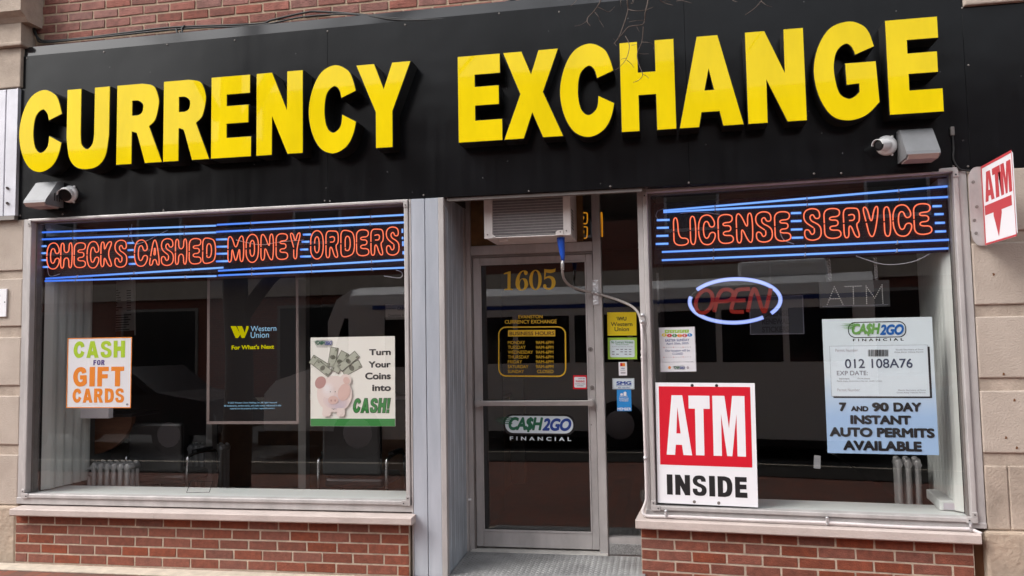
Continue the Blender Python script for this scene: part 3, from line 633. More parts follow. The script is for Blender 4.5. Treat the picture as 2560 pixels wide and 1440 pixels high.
MB().box(q0.x-.02, q0.x+.022, DY-.039, DY-.0355, q1.z, q0.z).build('foil_tape', FOIL, t)
MB().tube([P(1480, 729.5, .597), P(1500, 736, .589)], .0125, 10).build('foil_tape', FOIL, t)
t = thing('conduit', 'white conduit running down the post and along the right sill', 'conduit', BAY)
Bi = BAY.inverted()
pth = [Bi @ hp[-1], P(1605, 830, -.025, BAY), P(1608, 960, -.025, BAY), P(1613, 1120, -.025, BAY), P(1616, 1230, -.025, BAY), P(1615, 1252, -.028, BAY), P(1609, 1270, -.034, BAY), P(1607, 1281, -.04, BAY), P(1613, 1288, -.045, BAY), P(1628, 1290.5, -.045, BAY), P(1700, 1292, -.045, BAY), P(1850, 1299, -.045, BAY), P(2068, 1307, -.045, BAY), P(2250, 1317, -.045, BAY), P(2416, 1322.5, -.045, BAY), P(2427, 1323, -.045, BAY), P(2455, 1335, -.07, BAY)]
MB().tube(smooth(pth, 5), .0105, 10).build('pipe', PVC, t)
for px, py in ((1665, 1284), (2068, 1302), (2427, 1318)):
    q = P(px, py, -.05, BAY); MB().box(q.x-.009, q.x+.009, -.062, -.03, q.z-.026, q.z+.026, .006).build('clamp', FOIL, t)
for py in (788, 805, 880, 895, 1145): q = P(1606 if py < 1000 else 1613, py, -.025, BAY); MB().tube([q+Vector((0, 0, -.012)), q+Vector((0, 0, .012))], .0135, 10).build('tape_band', FOIL, t)
# steel plate step
t = thing('tread_plate', 'worn steel tread plate sloping from the door to the pavement', 'ramp')
p0, p1 = G(1118, 1438, .01), G(1600, 1440, .01)
xa, xb, ya, yb_ = xc+.002, X(1602, 1400, .25)+.03, -.28, DY-.092
def rz_(y): return .008+(y-ya)/(yb_-ya)*.035
b = MB(); b.quad((xa, ya, rz_(ya)), (xb, ya, rz_(ya)), (xb, yb_, rz_(yb_)), (xa, yb_, rz_(yb_))); b.quad((xa, ya, 0), (xb, ya, 0), (xb, ya, rz_(ya)), (xa, ya, rz_(ya)))
b.build('plate', TREAD, t)
b = MB(); j = 0; y = ya+.01
while y < yb_-.01:
    x = xa+.012+(.0 if j % 2 else .02); 
    while x < xb-.02:
        a = .7 if (j % 2) else -.5; ca, sa = math.cos(a)*.014, math.sin(a)*.014; z = rz_(y)
        wx, wy = -math.sin(a)*.0035, math.cos(a)*.0035
        p = [(x-ca, y-sa, z), (x+wx, y+wy, z), (x+ca, y+sa, z), (x-wx, y-wy, z)]; tp = (x, y, z+.0042)
        vs = [b.b.verts.new(v) for v in p]; tv = b.b.verts.new(tp)
        for k in range(4): b.b.faces.new((vs[k], vs[(k+1) % 4], tv))
        x += .04
    y += .02; j += 1
b.build('raised_treads', TREAD, t)

# ================================================================= FIXTURES ON THE SIGN
def flood(label, F):
    t = thing('flood_lamp', label, 'lamp', F, 'grey wall lamps on the sign')
    pr_ = [(0, .10), (-.05, .10), (-.07, .09), (-.185, -.065), (-.19, -.085), (-.17, -.10), (0, -.10)]
    MB().prism(pr_, 'x', -.095, .095).build('housing', FLOODG, t)
    MB().prism([(-.0725, .082), (-.0775, .0785), (-.1735, -.052), (-.1685, -.0555)], 'x', -.08, .08).build('front_cover', mat('grey_lamp_cover', (.25, .255, .265), .45, .2), t)
    MB().prism([(-.188, -.087), (-.197, -.0865), (-.173, -.112), (-.04, -.112), (-.04, -.1005), (-.17, -.1005)], 'x', -.085, .085).build('lens', LENS, t)
    b = MB()
    for k in range(3): b.box(.0951, .0965, -.10+k*.025, -.09+k*.025, -.06, .0)
    b.build('side_vents', INK, t)
    MB().box(-.03, .10, -.03, -.001, -.04, .04).build('wall_box', ALUD, t)
    return t
q = P(118, 486, -.06); q2 = P(2293, 360, -.08)
fl = flood('grey floodlight under the first letter C', Matrix.Translation((q.x-.0, 0, q.z)))
copy_tree(fl, 'grey floodlight under the last letter E', Matrix.Translation((q2.x, 0, q2.z)) @ Matrix.Scale(1.03, 4))
def seccam(label, F, d, k=1, ln=.14, br=.037):
    t = thing('security_camera', label, 'security camera', F @ Matrix.Scale(k, 4), 'white security cameras on the sign')
    MB().lathe([(.068, 0), (.068, .02), (.055, .035), (.03, .04)], Matrix.Rotation(math.pi/2, 4, 'X'), 24).build('base', WPLAS, t)
    a = Vector((0, -.035, 0)); d = Vector(d).normalized(); rot = d.to_track_quat('Z', 'Y').to_matrix().to_4x4()
    body = MB().lathe([(.018, -.03), (br*.8, -.01), (br, .02), (br, ln-.012), (br*.95, ln)], Matrix.Translation(a) @ rot, 20).build('body', WPLAS, t)
    hd = MB(); 
    upv = (rot.to_3x3() @ Vector((0, 1, 0)))
    pts = [(math.cos(th_)*br*1.1, math.sin(th_)*br*1.1) for th_ in [math.radians(5+170*k/12) for k in range(13)]]; ins = [(x*.93, y*.93) for x, y in pts[::-1]]
    tb = MB().prism(pts+ins, 'z', .02, ln+.02); tb.b.transform(Matrix.Translation(a) @ rot); tb.build('hood', WPLAS, body)
    MB().lathe([(br*.93, ln+.0005), (br*.93, ln+.003), (br*.5, ln+.003)], Matrix.Translation(a) @ rot, 20).build('lens', DLENS, body)
    b = MB()
    for k in range(3): th_ = 1+k*2.1; b.lathe([(.008, 0), (.008, .012)], Matrix.Translation((math.cos(th_)*.072, 0, math.sin(th_)*.072)) @ Matrix.Rotation(math.pi/2, 4, 'X'), 8)
    b.build_each('lug', WPLAS, t)
    return t
q = P(172, 485, -.02); seccam('white dome security camera beside the lamp under the first letter C', Matrix.Translation((q.x, 0, q.z)), (.30, -.85, -.40), .98, .05, .052)
q = P(2216, 364, -.01); seccam('white bullet security camera beside the lamp under the last letter E', Matrix.Translation((q.x, 0, q.z)), (-.70, -.66, -.16), .95, .10, .038)
t = thing('sign_cable', 'short black cable dropping beside the right lamp', 'cable')
MB().tube(smooth([P(2378, 322, -.015), P(2381, 335, -.012), P(2384, 370, -.01), P(2383, 395, -.01), P(2390, 412, -.01), P(2402, 424, -.012), P(2425, 427, -.012)]), .006, 8).build('cable', CABLE, t)
MB().box(X(2374, 330), X(2384, 330), -.022, -.001, Z(2380, 340), Z(2380, 318), .004).build('clip', ALUD, t)
t = thing('overhead_cable', 'black cables sagging along the top of the sign', 'cable')
yc = .075
MB().tube(smooth([P(78, -30, yc), P(80, 10, yc), P(84, 60, yc), P(95, 94, yc), P(120, 102, yc), P(200, 96, yc), P(330, 80, yc), P(440, 68, yc), P(640, 60, yc), P(680, 50, yc), P(760, 32, yc), P(800, 29, yc), P(900, 36, yc-.05), P(960, 44, yc-.06), P(1030, 48, yc-.06), P(1110, 44, yc-.06), P(1180, 34, yc-.05), P(1240, 14, yc-.03), P(1310, -10, yc)]), .0085, 8).build('cable', CABLE, t)
MB().tube(smooth([P(72, -30, yc), P(74, 10, yc), P(82, 70, yc), P(92, 92, yc), P(110, 106, yc), P(230, 95, yc-.01), P(455, 72, yc-.01), P(640, 64, yc-.01), P(760, 42, yc-.02), P(880, 36, yc-.05), P(990, 50, yc-.07), P(1080, 49, yc-.07), P(1170, 39, yc-.06), P(1270, 12, yc-.02), P(1330, -10, yc)]), .007, 8).build('cable', CABLE, t)
b = MB(); b.tube(smooth([P(441, 72, yc-.02), P(443, 82, yc-.03), P(449, 90, yc-.03), P(456, 84, yc-.03), P(455, 72, yc-.02), P(462, 64, yc-.01)]), .008, 8); b.tube(smooth([P(450, 80, yc-.03), P(452, 88, yc-.04), P(458, 92, yc-.03)]), .010, 8); b.build('hook', CABLE, t)

# ================================================================= PROJECTING ATM FLAG
def flag():
    xf = P(2458, 515, -.02).x; t = thing('flag_sign', 'double sided red and white ATM flag sign with a down arrow', 'sign')
    z0, z1 = 2.158, 2.655; ye, yw = -.485, -.026
    out = [(yw, z0), (yw, z1), (ye+.02, z1), (ye, z1-.02), (ye, z0+.02), (ye+.02, z0)]
    MB().prism(out, 'x', xf-.003, xf+.003).build('panel', WHITE, t)
    brk = X(2424, 520, -.02)
    pts = [(xf+.004, z0), (xf+.004, z1), (xf-.03, z1)]+[(xf-.03-(xf-.03-brk)*math.sin(math.radians(a)), z1-.09+.09*math.cos(math.radians(a))) for a in range(15, 91, 15)]+[(xf-.03-(xf-.03-brk)*math.sin(math.radians(a)), z0+.09+.09*math.cos(math.radians(a))) for a in range(90, 181, 15)]+[(xf-.03, z0)]
    MB().prism(pts, 'y', -.026, -.022).build('mounting_plate', ALU, t)
    b = MB()
    for px, py in ((2433, 455), (2442, 517), (2436, 551), (2440, 583)): q = P(px, py, -.026); b.cyl((q.x, -.030, q.z), (q.x, -.025, q.z), .010, 10)
    b.build_each('bolt', ALUD, t)
    # printed face on the side towards the street's left (faces -x): local u runs from the wall outwards
    W_, H_ = yw-ye, z1-z0
    def face(name, cts, m, k):
        me = shape(cts, -.0002, .0002)
        for v in me.vertices: u, _, vv = v.co; v.co = (xf-.0032-.0006*k-_, yw-u*W_, z0+vv*H_)
        return link(name, me, m, t)
    bd = .035
    face('border', [[(0.001, 0.001), (.999, .001), (.999, .999), (.001, .999)], [(bd, bd*.7), (1-bd*.4, bd*.7), (1-bd*.4, 1-bd*.9), (bd, 1-bd*.9)]], REDF, 1)
    lt = []
    for g, a, b_ in (('a', .10, .40), ('T', .37, .64), ('M', .62, .95)):
        lt += [[(a+p[0]*(b_-a), .53+p[1]*.37) for p in ct] for ct in GL[g]]
    face('lettering', lt, REDF, 1)
    face('arrow', [[(.06, .49), (.92, .49), (.92, .37), (.60, .37), (.60, .33), (.47, .06), (.34, .33), (.34, .37), (.06, .37)]], REDF, 1)
    return t
REDF = flat('faded_red_print', (.50, .05, .06), .6)
flag()

# ================================================================= NEON SIGNS
def cha(pts, it=2, closed=False):
    for _ in range(it):
        o = [] if closed else [pts[0]]
        n = len(pts)
        for i in range(n if closed else n-1):
            a, b_ = pts[i], pts[(i+1) % n]; o += [(a[0]*.75+b_[0]*.25, a[1]*.75+b_[1]*.25), (a[0]*.25+b_[0]*.75, a[1]*.25+b_[1]*.75)]
        if not closed: o.append(pts[-1])
        pts = o
    return pts
NG = {
 'C': [[(0, .52), (.02, .76), (.22, 1.0), (.72, 1.03), (1.0, .78), (.98, .60), (.70, .58), (.60, .80), (.36, .78), (.28, .5), (.36, .22), (.58, .20), (.70, .40), (1.0, .40), (1.02, .22), (.74, -.03), (.22, 0), (.02, .26), (0, .48)]],
 'H': [[(0, .52), (0, 1), (.28, 1), (.28, .62), (.72, .62), (.72, 1), (1, 1), (1, 0), (.72, 0), (.72, .4), (.28, .4), (.28, 0), (0, 0), (0, .47)]],
 'E': [[(0, .52), (0, 1), (.97, 1), (.97, .72), (.34, .72), (.34, .61), (.85, .61), (.85, .41), (.34, .41), (.34, .27), (1, .27), (1, 0), (0, 0), (0, .48)]],
 'K': [[(0, .52), (0, 1), (.28, 1), (.28, .62), (.58, 1), (.98, 1), (.55, .52), (1, 0), (.66, 0), (.28, .44), (.28, 0), (0, 0), (0, .47)]],
 'S': [[(.60, .38), (.62, .22), (.42, .16), (.30, .34), (.02, .34), (.04, .06), (.5, -.03), (.98, .06), (1.02, .38), (.8, .52), (.42, .62), (.36, .78), (.58, .84), (.68, .68), (.98, .70), (.92, .98), (.4, 1.04), (.02, .92), (.02, .62), (.5, .42), (.56, .40)]],
 'A': [[(.12, .36), (.36, 1), (.64, 1), (1, 0), (.72, 0), (.64, .22), (.36, .22), (.28, 0), (0, 0), (.10, .30)], [(.42, .42), (.5, .76), (.58, .42), (.44, .40)]],
 'D': [[(0, .52), (0, 1), (.55, 1.0), (1, .86), (1.02, .14), (.55, 0), (0, 0), (0, .47)], [(.32, .36), (.32, .76), (.62, .78), (.72, .5), (.62, .22), (.32, .24), (.34, .33)]],
 'M': [[(0, .52), (0, 1), (.25, 1), (.5, .45), (.75, 1), (1, 1), (1, 0), (.76, 0), (.75, .62), (.55, .06), (.45, .06), (.25, .62), (.24, 0), (0, 0), (0, .47)]],
 'O': [[(.02, .52), (.02, .8), (.3, 1.02), (.7, 1.02), (.98, .8), (.98, .2), (.7, -.02), (.3, -.02), (.02, .2), (.02, .46)], [(.32, .55), (.34, .72), (.5, .82), (.66, .72), (.68, .3), (.5, .18), (.34, .28), (.32, .46)]],
 'N': [[(0, .52), (0, 1), (.28, 1), (.70, .42), (.70, 1), (1, 1), (1, 0), (.72, 0), (.30, .58), (.30, 0), (0, 0), (0, .47)]],
 'Y': [[(.36, .44), (0, 1), (.3, 1), (.5, .62), (.7, 1), (1, 1), (.64, .42), (.64, 0), (.36, 0), (.36, .36)]],
 'R': [[(0, .52), (0, 1), (.6, 1), (.98, .96), (1, .52), (.75, .46), (1, 0), (.70, 0), (.46, .40), (.30, .38), (.30, 0), (0, 0), (0, .47)], [(.3, .76), (.55, .79), (.70, .74), (.66, .58), (.34, .58)]],
 'L': [[(0, .52), (0, 1), (.3, 1), (.32, .25), (1, .25), (1, 0), (0, 0), (0, .47)]],
 'I': [[(0, .52), (0, 1), (1, 1), (1, 0), (0, 0), (0, .47)]],
 'V': [[(.18, .52), (0, 1), (.28, 1), (.5, .38), (.72, 1), (1, 1), (.66, 0), (.36, 0), (.20, .46)]],
}
CLIP = mat('clear_clip', (.35, .36, .42), .3)
def neon_sign(label, F, y, board, tubes, dashes, letters, vdash=(), wires=()):
    t = thing('neon_sign', label, 'neon sign', F)
    p = [P(*c_, y+.034, F) for c_ in board]
    MB().prism([(v.x, v.z) for v in p], 'y', y+.034, y+.040).build('backing_board', BLACKB, t)
    for seg in tubes:
        q = [P(*c_, y, F) for c_ in seg]; o = MB().tube(q, .0072, 10).build('blue_tube', BLUE, t)
    cl = MB()
    for seg in tubes:
        for u in (.18, .5, .82):
            q = P(seg[0][0]+(seg[1][0]-seg[0][0])*u, seg[0][1]+(seg[1][1]-seg[0][1])*u, y, F); cl.box(q.x-.006, q.x+.006, y-.004, y+.034, q.z-.012, q.z-.009); cl.box(q.x-.003, q.x+.003, y-.012, y+.012, q.z-.012, q.z+.012, .003)
    cl.build('tube_clips', CLIP, t)
    for (x0, x1, yy) in dashes: MB().tube([P(x0, yy, y, F), P(x1, yy-(x1-x0)*.03, y, F)], .0078, 10).build('short_blue_tube', BLUE, t)
    for (xx, y0_, y1_) in vdash: MB().tube([P(xx, y0_, y, F), P(xx, y1_, y, F)], .007, 8).build('short_blue_tube', BLUE, t)
    for ch, x0, x1, y0_, y1_ in letters:
        cx_, cy_ = (x0+x1)/2, (y0_+y1_)/2; xa_, xb_ = X(x0, cy_, y, F), X(x1, cy_, y, F); za_, zb_ = Z(cx_, y1_, y, F), Z(cx_, y0_, y, F); b = MB()
        for ct in NG[ch]:
            b.tube([(xa_+u*(xb_-xa_), y, za_+v*(zb_-za_)) for u, v in cha(ct, 3)], .0042, 8)
        o = b.build('letter_tube', RED, t); o['label'] = 'red outlined neon letter %s' % ch
    b = MB()
    for wpts in wires: b.tube(smooth([P(*c_, y+.022, F) for c_ in wpts], 5), .003, 6)
    if wires: b.build('wire', mat('clear_wire', (.3, .3, .32), .4), t)
    return t
z6 = lambda q: (q[0]/3.272, 520+q[1]/3.272)
z7 = lambda q: (520+q[0]/3.272, 520+q[1]/3.272)
def lets(s, boxes, fx, fy): return [(ch, fx(b_[0]), fx(b_[1]), fy(b_[2]), fy(b_[3])) for ch, b_ in zip(s, boxes)]
fx6, fy6, fx7 = (lambda v: v/3.272), (lambda v: 520+v/3.272), (lambda v: 520+v/3.272)
L1 = lets('CHECKSCASHED', [(383, 485, 290, 495), (497, 590, 287, 490), (607, 700, 285, 487), (712, 808, 278, 487), (825, 922, 277, 478), (938, 1037, 268, 482), (1100, 1205, 265, 473), (1222, 1310, 262, 467), (1318, 1418, 255, 468), (1435, 1528, 255, 460), (1548, 1645, 250, 457), (1658, 1762, 245, 452)], fx6, fy6)
L2 = lets('MONEYORDERS', [(163, 292, 232, 440), (310, 415, 220, 440), (433, 535, 215, 425), (557, 652, 210, 420), (668, 760, 205, 415), (838, 945, 190, 412), (965, 1067, 187, 405), (1087, 1197, 182, 398), (1215, 1315, 178, 390), (1333, 1435, 172, 385), (1457, 1562, 160, 383)], fx7, fy6)
neon_sign('red and blue neon sign reading CHECKS CASHED MONEY ORDERS', None, .085, ((108, 592), (1011, 548), (1011, 664), (113, 697)),
  [((105.4, 581), (540, 564)), ((543, 562), (1012, 537)), ((105, 598.5), (540, 581)), ((541.4, 579.6), (1010.5, 556)), ((114.6, 696.6), (558, 669)), ((546, 677), (1013.6, 649)), ((113, 702.7), (541, 690)), ((546, 688.7), (1013.6, 669))],
  [(104, 115, 615.6), (104, 114, 633), (105, 116, 650.5), (108, 121, 667.6), (319, 334, 607.7), (320, 333, 625.4), (322, 336, 642.8), (323, 339, 660), (541, 568, 598.8), (542, 569, 617), (542, 569, 634.6), (541, 571, 653.5), (758, 777, 586.6), (755, 773, 604.6), (751, 770, 624), (751, 777, 641.6)],
  L1+L2, [(1006, 572, 582), (1006.5, 592, 598), (1007.5, 603, 615), (1008.5, 628, 636)],
  [((330, 560), (328, 590), (345, 610), (420, 575)), ((118, 668), (125, 690), (150, 685)), ((960, 690), (1000, 695), (1005, 682), (990, 675)), ((590, 600), (650, 612), (700, 605), (760, 600))])
fx4, fy4 = (lambda v: 1600+v/4.236), (lambda v: 440+v/4.236)
fx5, fy5 = (lambda v: 2040+v/4), (lambda v: 420+v/4)
R1 = lets('LICENSES', [(357, 508, 440, 733), (533, 590, 427, 725), (620, 793, 418, 722), (828, 985, 408, 713), (1022, 1193, 397, 705), (1225, 1398, 385, 697), (1428, 1592, 378, 688), (1735, 1915, 352, 677)], fx4, fy4)
R1[6] = ('E',)+R1[6][1:]
R2 = lets('ERVICE', [(83, 245, 405, 703), (277, 438, 400, 695), (470, 637, 388, 685), (682, 745, 388, 682), (770, 952, 373, 677), (980, 1152, 357, 663)], fx5, fy5)
neon_sign('red and blue neon sign reading LICENSE SERVICE', BAY, .085, ((1633, 508), (2371, 469), (2371, 630), (1636, 662)),
  [((1658.5, 526.6), (2376, 465)), ((1658.5, 530.5), (2377.5, 491.8)), ((1654.8, 630), (2372.5, 599.5)), ((1654.8, 650.6), (2371, 620.8))],
  [(1642, 1674, 550.5), (1642, 1672, 569.8), (1641, 1671, 590), (1639.5, 1671, 610), (1977, 2003, 533), (1977, 2004, 553), (1977, 2006, 574), (1979, 2008, 594.6), (2331, 2354, 515.7), (2336, 2359, 535.7), (2337.5, 2362, 557.5), (2337.5, 2365, 579)],
  R1+R2, (), [((1660, 522), (1645, 527), (1640, 540), (1645, 548)), ((1700, 534), (1740, 530), (1800, 536)), ((2140, 640), (2210, 661), (2280, 655), (2325, 634)), ((1950, 580), (1960, 600), (1985, 610))])
def open_sign():
    F = BAY; y = .10; t = thing('open_sign', 'oval OPEN sign with a pale blue ring and dull red letters', 'neon sign', F)
    cx_, cz_ = P(1836, 752, y, F).x, P(1836, 752, y, F).z; rx = (X(1949, 752, y, F)-X(1722, 752, y, F))/2; rz2 = (Z(1836, 697, y, F)-Z(1836, 806, y, F))/2; tl = -.02
    def arc(a, b_): return [(cx_+rx*math.cos(math.radians(q)), y, cz_+rz2*math.sin(math.radians(q))+tl*rx*math.cos(math.radians(q))*0) for q in [a+(b_-a)*k/30 for k in range(31)]]
    MB().tube(arc(-38, 146), .0135, 12).build('ring_tube', WHITEN, t); MB().tube(arc(165, 308), .0135, 12).build('ring_tube', WHITEN, t)
    MB().tube([(v[0], v[1]+.03, v[2]) for v in arc(0, 360)[:-1]], .006, 6, closed=True).build('ring_frame', BLACKR, t)
    u = lambda q: P(1600+q[0]/4.236, 440+q[1]/4.236, y-.01, F)
    O = oval(680, 1330, 88, 122, 20); O = [(q[0]-(q[1]-1330)*.18, q[1]) for q in O]
    b = MB(); b.tube([u(q) for q in O], .0135, 10, closed=True); b.build('letter_tube', DULLRED, t)['label'] = 'dull red letter O'
    Pp = cha([(785, 1440), (838, 1215), (940, 1195), (1000, 1240), (960, 1325), (815, 1330)], 2); MB().tube([u(q) for q in Pp], .0135, 10).build('letter_tube', DULLRED, t)['label'] = 'dull red letter P'
    b = MB(); b.tube([u(q) for q in cha([(1165, 1195), (1025, 1203), (1010, 1240), (960, 1425), (985, 1440), (1100, 1438)], 2)], .0135, 10); b.tube([u((985, 1322)), u((1118, 1316))], .0135, 10); b.build('letter_tube', DULLRED, t)['label'] = 'dull red letter E'
    MB().tube([u(q) for q in cha([(1140, 1440), (1190, 1200), (1225, 1190), (1300, 1440), (1330, 1438), (1385, 1190)], 2)], .0135, 10).build('letter_tube', DULLRED, t)['label'] = 'dull red letter N'
    b = MB()
    for xx in (1755, 1925): b.cyl(P(xx, 640 if xx < 1800 else 640, y+.03, F), P(xx, 735, y+.03, F), .0015, 6)
    b.build('hanging_wire', CABLE, t)
DULLRED = neon('dull_red_tube', (.33, .035, .025), (.22, .004, .010), .30)
open_sign()
def led_sign():
    f = Flat('led_sign', 'dark hanging LED panel spelling ATM in unlit dots', 'sign', ((2047, 706), (2222, 700), (2224, 766), (2050, 771)), .22, BAY, .02, mat('led_panel', (.02, .021, .022), .4))
    d = f.part('led_dots', mat('led_dot', (.6, .6, .58), .4))
    Q = lambda x_, y_: f.uv(2040+x_/4, 420+y_/4)
    def dots(pts, n):
        L_ = [Vector(Q(*p)) for p in pts]; tot = sum((b_-a).length for a, b_ in zip(L_, L_[1:]))
        for a, b_ in zip(L_, L_[1:]):
            k = max(1, round(n*(b_-a).length/tot))
            for i in range(k+1): v = a+(b_-a)*i/k; d.lathe([(.0034, 0), (.0025, .002)], Matrix.Translation((v.x, f.lay(0)+.0008, v.y)) @ Matrix.Rotation(math.pi/2, 4, 'X'), 6)
    dots([(110, 1365), (180, 1190), (265, 1362)], 17); dots([(140, 1310), (225, 1308)], 5)
    dots([(288, 1187), (445, 1182)], 9); dots([(368, 1200), (373, 1360)], 9)
    dots([(503, 1355), (497, 1182), (583, 1302), (655, 1172), (665, 1352)], 32)
    f.poly([[(2056, 766), (2219, 761.5), (2219, 762.5), (2056, 767)]], GREY, 'edge_line')
    o = f.done()
    for px in (2073, 2189):
        b = MB(); q0, q1 = f.uv(px-2, 642), f.uv(px+3, 702)
        n = 14
        for i in range(n):
            a = Vector((q0[0]+(q1[0]-q0[0])*i/n, 0, q0[1]+(q1[1]-q0[1])*i/n)); h_ = (q0[1]-q1[1])/n*.62
            b.tube([a+Vector((math.cos(q)*.012*(1-.5*(i % 2)), math.cos(q)*.012*((i+1) % 2), -h_+math.sin(q)*h_)) for q in [2*math.pi*k/8 for k in range(8)]], .0030, 5, closed=True)
        b.build('hanging_chain', CHROME, o)
led_sign()
t = thing('amber_neon', 'amber neon outline sign glowing behind the transom glass', 'neon sign')
za = lambda q: (1080+q[0]/4.236, 460+q[1]/4.236)
ya = DY+.12
for pts in ([(1590, 325), (1590, 305), (1640, 305), (1645, 320), (1645, 400), (1635, 422), (1600, 420), (1592, 400), (1610, 345), (1592, 350)], [(1592, 470), (1592, 455), (1640, 452), (1645, 470), (1642, 560), (1630, 575), (1598, 573), (1592, 555), (1612, 495), (1594, 500)], [(1788, 560), (1786, 300), (1802, 300), (1804, 560)]):
    MB().tube([P(*za(q), ya) for q in cha(pts, 2)], .005, 8).build('tube', AMBER, t)

# ================================================================= POSTERS AND NOTICES
def logo(f, x0, y0, x1, y1, g, bl, ink, pill=None, fin=None, k=0, fin_m=None):
    """pill outline with slanted CA$H2GO wording; the box is the pill in photo pixels"""
    a = f.box4(x0, y0, x1, y1); r = (a[3]-a[2])*.48; t_ = (a[3]-a[2])*.06
    if ink: f.poly([rrect(a[0]-t_, a[1]+t_, a[2]-t_, a[3]+t_, r), rrect(*a, r*.9)] if not pill else [rrect(a[0]-t_*1.6, a[1]+t_*1.6, a[2]-t_*1.6, a[3]+t_*1.6, r)], ink, 'logo_outline', k, px=False)
    if pill: f.poly([rrect(*a, r)], pill, 'logo_pill', k+1, px=False)
    w_, h_ = x1-x0, y1-y0; sl = f.uv
    f.text('CA$H', x0+w_*.05, y0+h_*.06, x0+w_*.56, y0+h_*.94, g, 'logo_lettering', .045, .25, .92, k+2)
    f.text('2GO', x0+w_*.545, y0+h_*.13, x0+w_*.975, y0+h_*.87, bl, 'logo_lettering', .045, .25, .95, k+2)
    for i in range(4):
        yy = y0+h_*(.10+.11*i); f.poly([[(x0-w_*(.17-.03*abs(i-1)), yy), (x0+w_*.11, yy-h_*.02), (x0+w_*.10, yy+h_*.055)]], g, 'logo_streak', k+3)
    if fin: f.text('F I N A N C I A L', x0+w_*.07, fin[0], x0+w_*.97, fin[1], fin_m or ink, 'logo_lettering', .03, 0, 1.1, k)
f = Flat('poster', 'white poster with green and orange CASH FOR GIFT CARDS lettering', 'poster', ((174, 846), (329, 843), (327, 1019), (168, 1020)), .075, th=.004, m=WHITE)
f.rect(168.5, 844, 329.5, 1020, ORANGE, 'border', ring=.007)
f.word('CASH', 185, 852.5, 313.5, 894.4, LIME, gap=.16); f.word('FOR', 234.7, 900, 263, 912.7, VIOLET, gap=.2)
f.word('GIFT', 184, 917, 311, 966, ORANGE, gap=.16); f.word('CARDS', 182.5, 971, 311, 1006.5, ORANGE, gap=.16)
f.poly([oval(319, 1011, 3, 2.5, 10)], GREY, 'printing'); f.done()
# dark display with lit wording in a pinkish frame
def emit(name, c_, k):
    m = bpy.data.materials.new(name); m.use_nodes = True; n, l = m.node_tree.nodes, m.node_tree.links; e = n.new('ShaderNodeEmission'); e.inputs[0].default_value = (*c_, 1); e.inputs[1].default_value = k; l.new(e.outputs[0], n['Material Output'].inputs[0]); return m
EYEL, EBLU = emit('lit_yellow_text', (.62, .55, .0), .42), emit('lit_blue_text', (.30, .55, .75), .42)
f = Flat('display_screen', 'black display screen with lit yellow and blue Western Union wording', 'screen', ((529, 698), (743, 690), (743, 1052), (529, 1053)), .42, th=.03, m=mat('black_screen', (.004, .004, .005), .3))
FR = mat('pinkish_metal_frame', (.22, .175, .165), .5, .3)
f.rect(523, 688, 751, 1059, FR, 'screen_frame', ring=.022)
f.poly([[(581.5, 815.5), (595, 815.5), (606, 836), (600, 845), (594, 845)], [(598, 815.5), (610, 815.5), (617, 832), (621, 815.5), (626.5, 815.5), (626, 822), (616, 845), (609, 845)]], EYEL, 'logo_mark')
f.text('Western', 631.5, 814.5, 695.5, 828, EBLU, bold=.008); f.text('Union', 631.5, 830, 677, 844.5, EBLU, bold=.008)
f.text("For What's Next", 584, 862, 690, 873, EYEL, bold=.04)
for i, (s_, a, b_) in enumerate((('© 2023 Western Union Holdings, Inc. All rights reserved.', 575, 698), ('All trademarks, service marks, and trade names referenced in this', 565, 707.5), ('material are the property of their respective owners.', 580, 692))): f.text(s_, a, 1003.5+7.2*i, b_, 1009+7.2*i, EBLU, bold=.004)
f.done()
# piggy bank poster
f = Flat('poster', 'cream poster of a pink piggy bank stuffed with bills, Turn Your Coins into CASH', 'poster', ((777, 844), (988, 840), (988, 1065), (777, 1066)), .075, th=.004, m=CREAM)
f.rect(777.5, 1046.5, 988, 1065, GREENP, 'band')
logo(f, 790, 851, 832, 864, DGREEN, NAVY, INK, fin=(866, 868.5))
for s_, a, b_, c_, d in (('Turn', 923.5, 872.5, 977.5, 888), ('Your', 922, 903, 977.5, 919), ('Coins', 913.5, 931, 977.5, 948.5), ('into', 931, 961.5, 978, 977.5)): f.text(s_, a, b_, c_, d, INK, bold=.035)
f.word('CASH!', 882, 996, 977, 1031.5, INK, shear=.2, gap=.14, grow=.003); f.word('CASH!', 882, 996, 977, 1031.5, GREENP, shear=.2, gap=.14, k=2)
def bill(cx, cy, w_, h_, deg, m=BILL, k=0):
    a = math.radians(deg); R_ = lambda u, v: (cx+u*math.cos(a)-v*math.sin(a), cy+u*math.sin(a)+v*math.cos(a)); hw, hh = w_/2, h_/2
    f.poly([[R_(-hw, -hh), R_(hw, -hh), R_(hw, hh), R_(-hw, hh)]], BILLD, 'bank_note', k)
    i = 1.6; f.poly([[R_(-hw+i, -hh+i), R_(hw-i, -hh+i), R_(hw-i, hh-i), R_(-hw+i, hh-i)], [R_(u, v) for u, v in oval(0, 0, h_*.28, h_*.36, 14)]], m, 'bank_note', k+1)
    f.poly([[R_(-hw+3, -hh+3), R_(-hw+9, -hh+3), R_(-hw+9, -hh+6), R_(-hw+3, -hh+6)], [R_(hw-9, hh-6), R_(hw-3, hh-6), R_(hw-3, hh-3), R_(hw-9, hh-3)]], BILLD, 'bank_note', k+2)
bill(880, 920, 50, 22, -28); bill(800, 910, 50, 24, 32, k=1); bill(833, 893, 50, 20, -80, k=2); bill(851, 905, 56, 22, -62, k=3); bill(872, 903, 58, 20, -40, k=4); bill(808, 920, 46, 20, 38, k=5)
